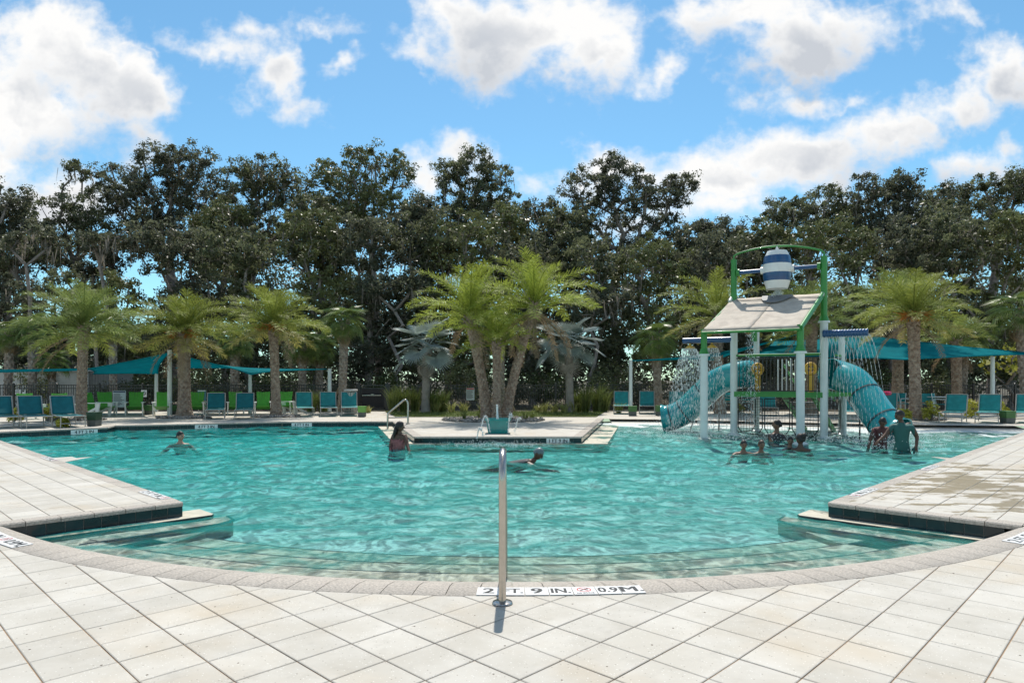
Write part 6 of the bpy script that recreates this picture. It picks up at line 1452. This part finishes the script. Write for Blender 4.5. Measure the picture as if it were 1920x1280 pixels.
    for (nm, m, fn) in clothes:
        fs = [tuple(p.vertices) for p in me3.polygons if fn(Vector(p.center))]
        if not fs: continue
        used = sorted({i for f in fs for i in f}); mp = {i: k for k, i in enumerate(used)}; c = MB(); c.v = [tuple(Vector(nv[i]) + Vector(nn[i]) * .010) for i in used]; c.f = [tuple(mp[i] for i in f) for f in fs]; ob = c.build(nm, m, t, smooth=180); s_ = ob.modifiers.new('s', 'SOLIDIFY'); s_.thickness = .004
    return t
def swimmer_joints(arm='out', lean=0.0, face=(0, -1, 0)):
    J = dict(pelvis=(0, .14, -.27), waist=(0, .09, -.17), chest=(0, .03, -.05), neckb=(0, .0, .07), neck=(0, -.005, .13), head=(0, -.02, .25), face=face)
    if arm == 'out': J.update(shol=(-.19, .02, .02), elbl=(-.36, -.12, -.12), wril=(-.42, -.32, -.16), shor=(.19, .02, .02), elbr=(.36, -.12, -.12), wrir=(.42, -.32, -.15))
    else: J.update(shol=(-.17, .02, .0), elbl=(-.26, -.12, -.22), wril=(-.16, -.32, -.20), shor=(.17, .02, .0), elbr=(.26, -.12, -.22), wrir=(.16, -.32, -.20))
    return J
M_teal_s = mat('teal_rash_shirt', (.02, .10, .09), .7, var=.1); M_maroon = mat('maroon_shirt', (.10, .03, .032), .7, var=.15); M_grey_s = mat('charcoal_rash_shirt', (.045, .045, .05), .7, var=.1); M_blue_s = mat('blue_trunks', (.03, .13, .22), .7); M_rose = mat('faded_rose_suit', (.26, .09, .09), .7, var=.4, vscale=14)
def wloc(px, py, dz=0.0): p = G(px, py, WZ); return (p.x, p.y, WZ + dz)
person('swimmer with short dark hair in the left pool, arms spread', wloc(338, 831, -.07), .35, 'fair', swimmer_joints('out', face=(.8, -.6, 0)))
# girl standing in the water by the peninsula, seen from behind at an angle
J = dict(pelvis=(0, 0, .02), waist=(.0, .0, .22), chest=(.01, -.01, .42), neckb=(.02, -.02, .57), neck=(.025, -.025, .62), head=(.04, -.04, .74), face=(.8, .5, -.1), shol=(-.14, .0, .53), elbl=(-.20, -.03, .30), wril=(-.14, -.14, .12), shor=(.16, -.01, .52), elbr=(.26, -.10, .33), wrir=(.36, -.20, .20), hipl=(-.08, 0, -.08), knel=(-.09, 0, -.3), ankl=(-.09, .03, -.6), hipr=(.08, 0, -.08), kner=(.09, 0, -.3), ankr=(.09, .03, -.6))
person('girl with long dark hair standing in the water beside the peninsula', wloc(748, 842, -.22), -.3, 'dark', J, 'long', [('swimsuit', M_rose, lambda c: -.1 < c.z < .46 and abs(c.x) < .17)], scale=.98)
# capped swimmer lying along the surface
J = dict(pelvis=(-.60, .10, -.06), waist=(-.42, .08, .0), chest=(-.2, .04, .05), neckb=(-.07, .02, .10), neck=(-.02, .01, .13), head=(.06, .0, .255), face=(.9, -.3, -.2), shol=(-.12, -.15, .07), elbl=(.08, -.32, .0), wril=(.28, -.38, -.01), shor=(-.12, .18, .05), elbr=(.1, .3, -.02), wrir=(.3, .34, -.03), hipl=(-.72, .0, -.04), knel=(-1.02, -.02, -.12), ankl=(-1.3, -.04, -.15), hipr=(-.72, .18, -.05), kner=(-1.02, .2, -.12), ankr=(-1.32, .2, -.16))
person('swimmer in a grey cap stretched along the water near centre', wloc(1003, 866, -.10), 0, 'dark', J, 'cap', [('swimsuit', M_grey_s, lambda c: -.8 < c.x < -.12 and abs(c.y - .06) < .2)])
person('bather in dark shirt crouching under the play platform', wloc(1456, 826, .12), .5, 'brown', swimmer_joints('in', face=(-.7, .7, 0)), 'short', [('shirt', M_grey_s, lambda c: c.z < .05 and abs(c.x) < .22)], scale=1.12)
person('child with wet hair swimming, leftmost of the pair before the structure', wloc(1394, 849, -.04), -.1, 'brown', swimmer_joints('out'), scale=.86)
person('child with light brown hair swimming, right of the pair', wloc(1427, 849, -.04), .1, 'brown', swimmer_joints('in'), hairm=mat('brown_hair', (.06, .038, .024), .55, var=.3, vscale=20), scale=.86)
person('small child held close by a dark haired adult at the front post', wloc(1481, 841, -.03), .3, 'brown', swimmer_joints('in', face=(-.5, -.8, 0)), scale=.82)
person('adult with gathered dark hair beside the small child', wloc(1501, 843, -.03), -.4, 'dark', swimmer_joints('in', face=(-.6, .6, 0)), 'bun', scale=1.05)
# two at the foot of the right slide
J = dict(pelvis=(0, .05, .06), waist=(0, .0, .22), chest=(-.02, -.12, .40), neckb=(-.02, -.20, .50), neck=(-.02, -.22, .54), head=(-.03, -.28, .64), face=(-.4, -.7, -.5), shol=(-.17, -.14, .44), elbl=(-.28, -.24, .22), wril=(-.34, -.30, .02), shor=(.15, -.14, .46), elbr=(.30, -.16, .46), wrir=(.46, -.12, .56), hipl=(-.1, .06, -.02), knel=(-.13, -.05, -.22), ankl=(-.12, .06, -.5), hipr=(.1, .06, -.02), kner=(.13, -.05, -.22), ankr=(.12, .06, -.5))
person('child in maroon shirt bending forward at the foot of the right slide', wloc(1650, 838, -.05), -.2, 'dark', J, 'short', [('shirt', M_maroon, lambda c: .02 < c.z < .52 and abs(c.x) < .20)], scale=1.0)
J = dict(pelvis=(0, .0, .16), waist=(0, .0, .36), chest=(-.01, -.03, .58), neckb=(-.02, -.05, .74), neck=(-.02, -.06, .79), head=(-.04, -.09, .91), face=(-.8, -.5, -.2), shol=(-.18, -.04, .68), elbl=(-.30, -.14, .50), wril=(-.40, -.22, .40), shor=(.18, -.04, .68), elbr=(.28, .02, .46), wrir=(.26, -.08, .28), hipl=(-.1, 0, .06), knel=(-.11, -.03, -.2), ankl=(-.11, .03, -.6), hipr=(.1, 0, .06), kner=(.11, -.03, -.2), ankr=(.11, .03, -.6))
person('bather in teal shirt standing beside the right slide exit', wloc(1691, 846, -.15), -.5, 'dark', J, 'short', [('shirt', M_teal_s, lambda c: .14 < c.z < .76 and abs(c.x) < .23), ('shorts', M_maroon, lambda c: -.05 < c.z <= .14 and abs(c.x) < .25)], scale=1.02)
# pink float left on a table behind the slide
p = V(1655, 737, 24.5); t = thing('swim_ring', 'pink swim ring lying beyond the right slide', 'swim ring', (p.x, 24.5, p.z)); mb = MB(); n = 20; mb.tube([Vector((.22 * math.cos(2 * math.pi * k / n), .22 * math.sin(2 * math.pi * k / n), .0)) for k in range(n + 1)], .075, 10, cap=False); mb.build('ring', mat('pink_vinyl', (.55, .03, .12), .3), t, smooth=180)
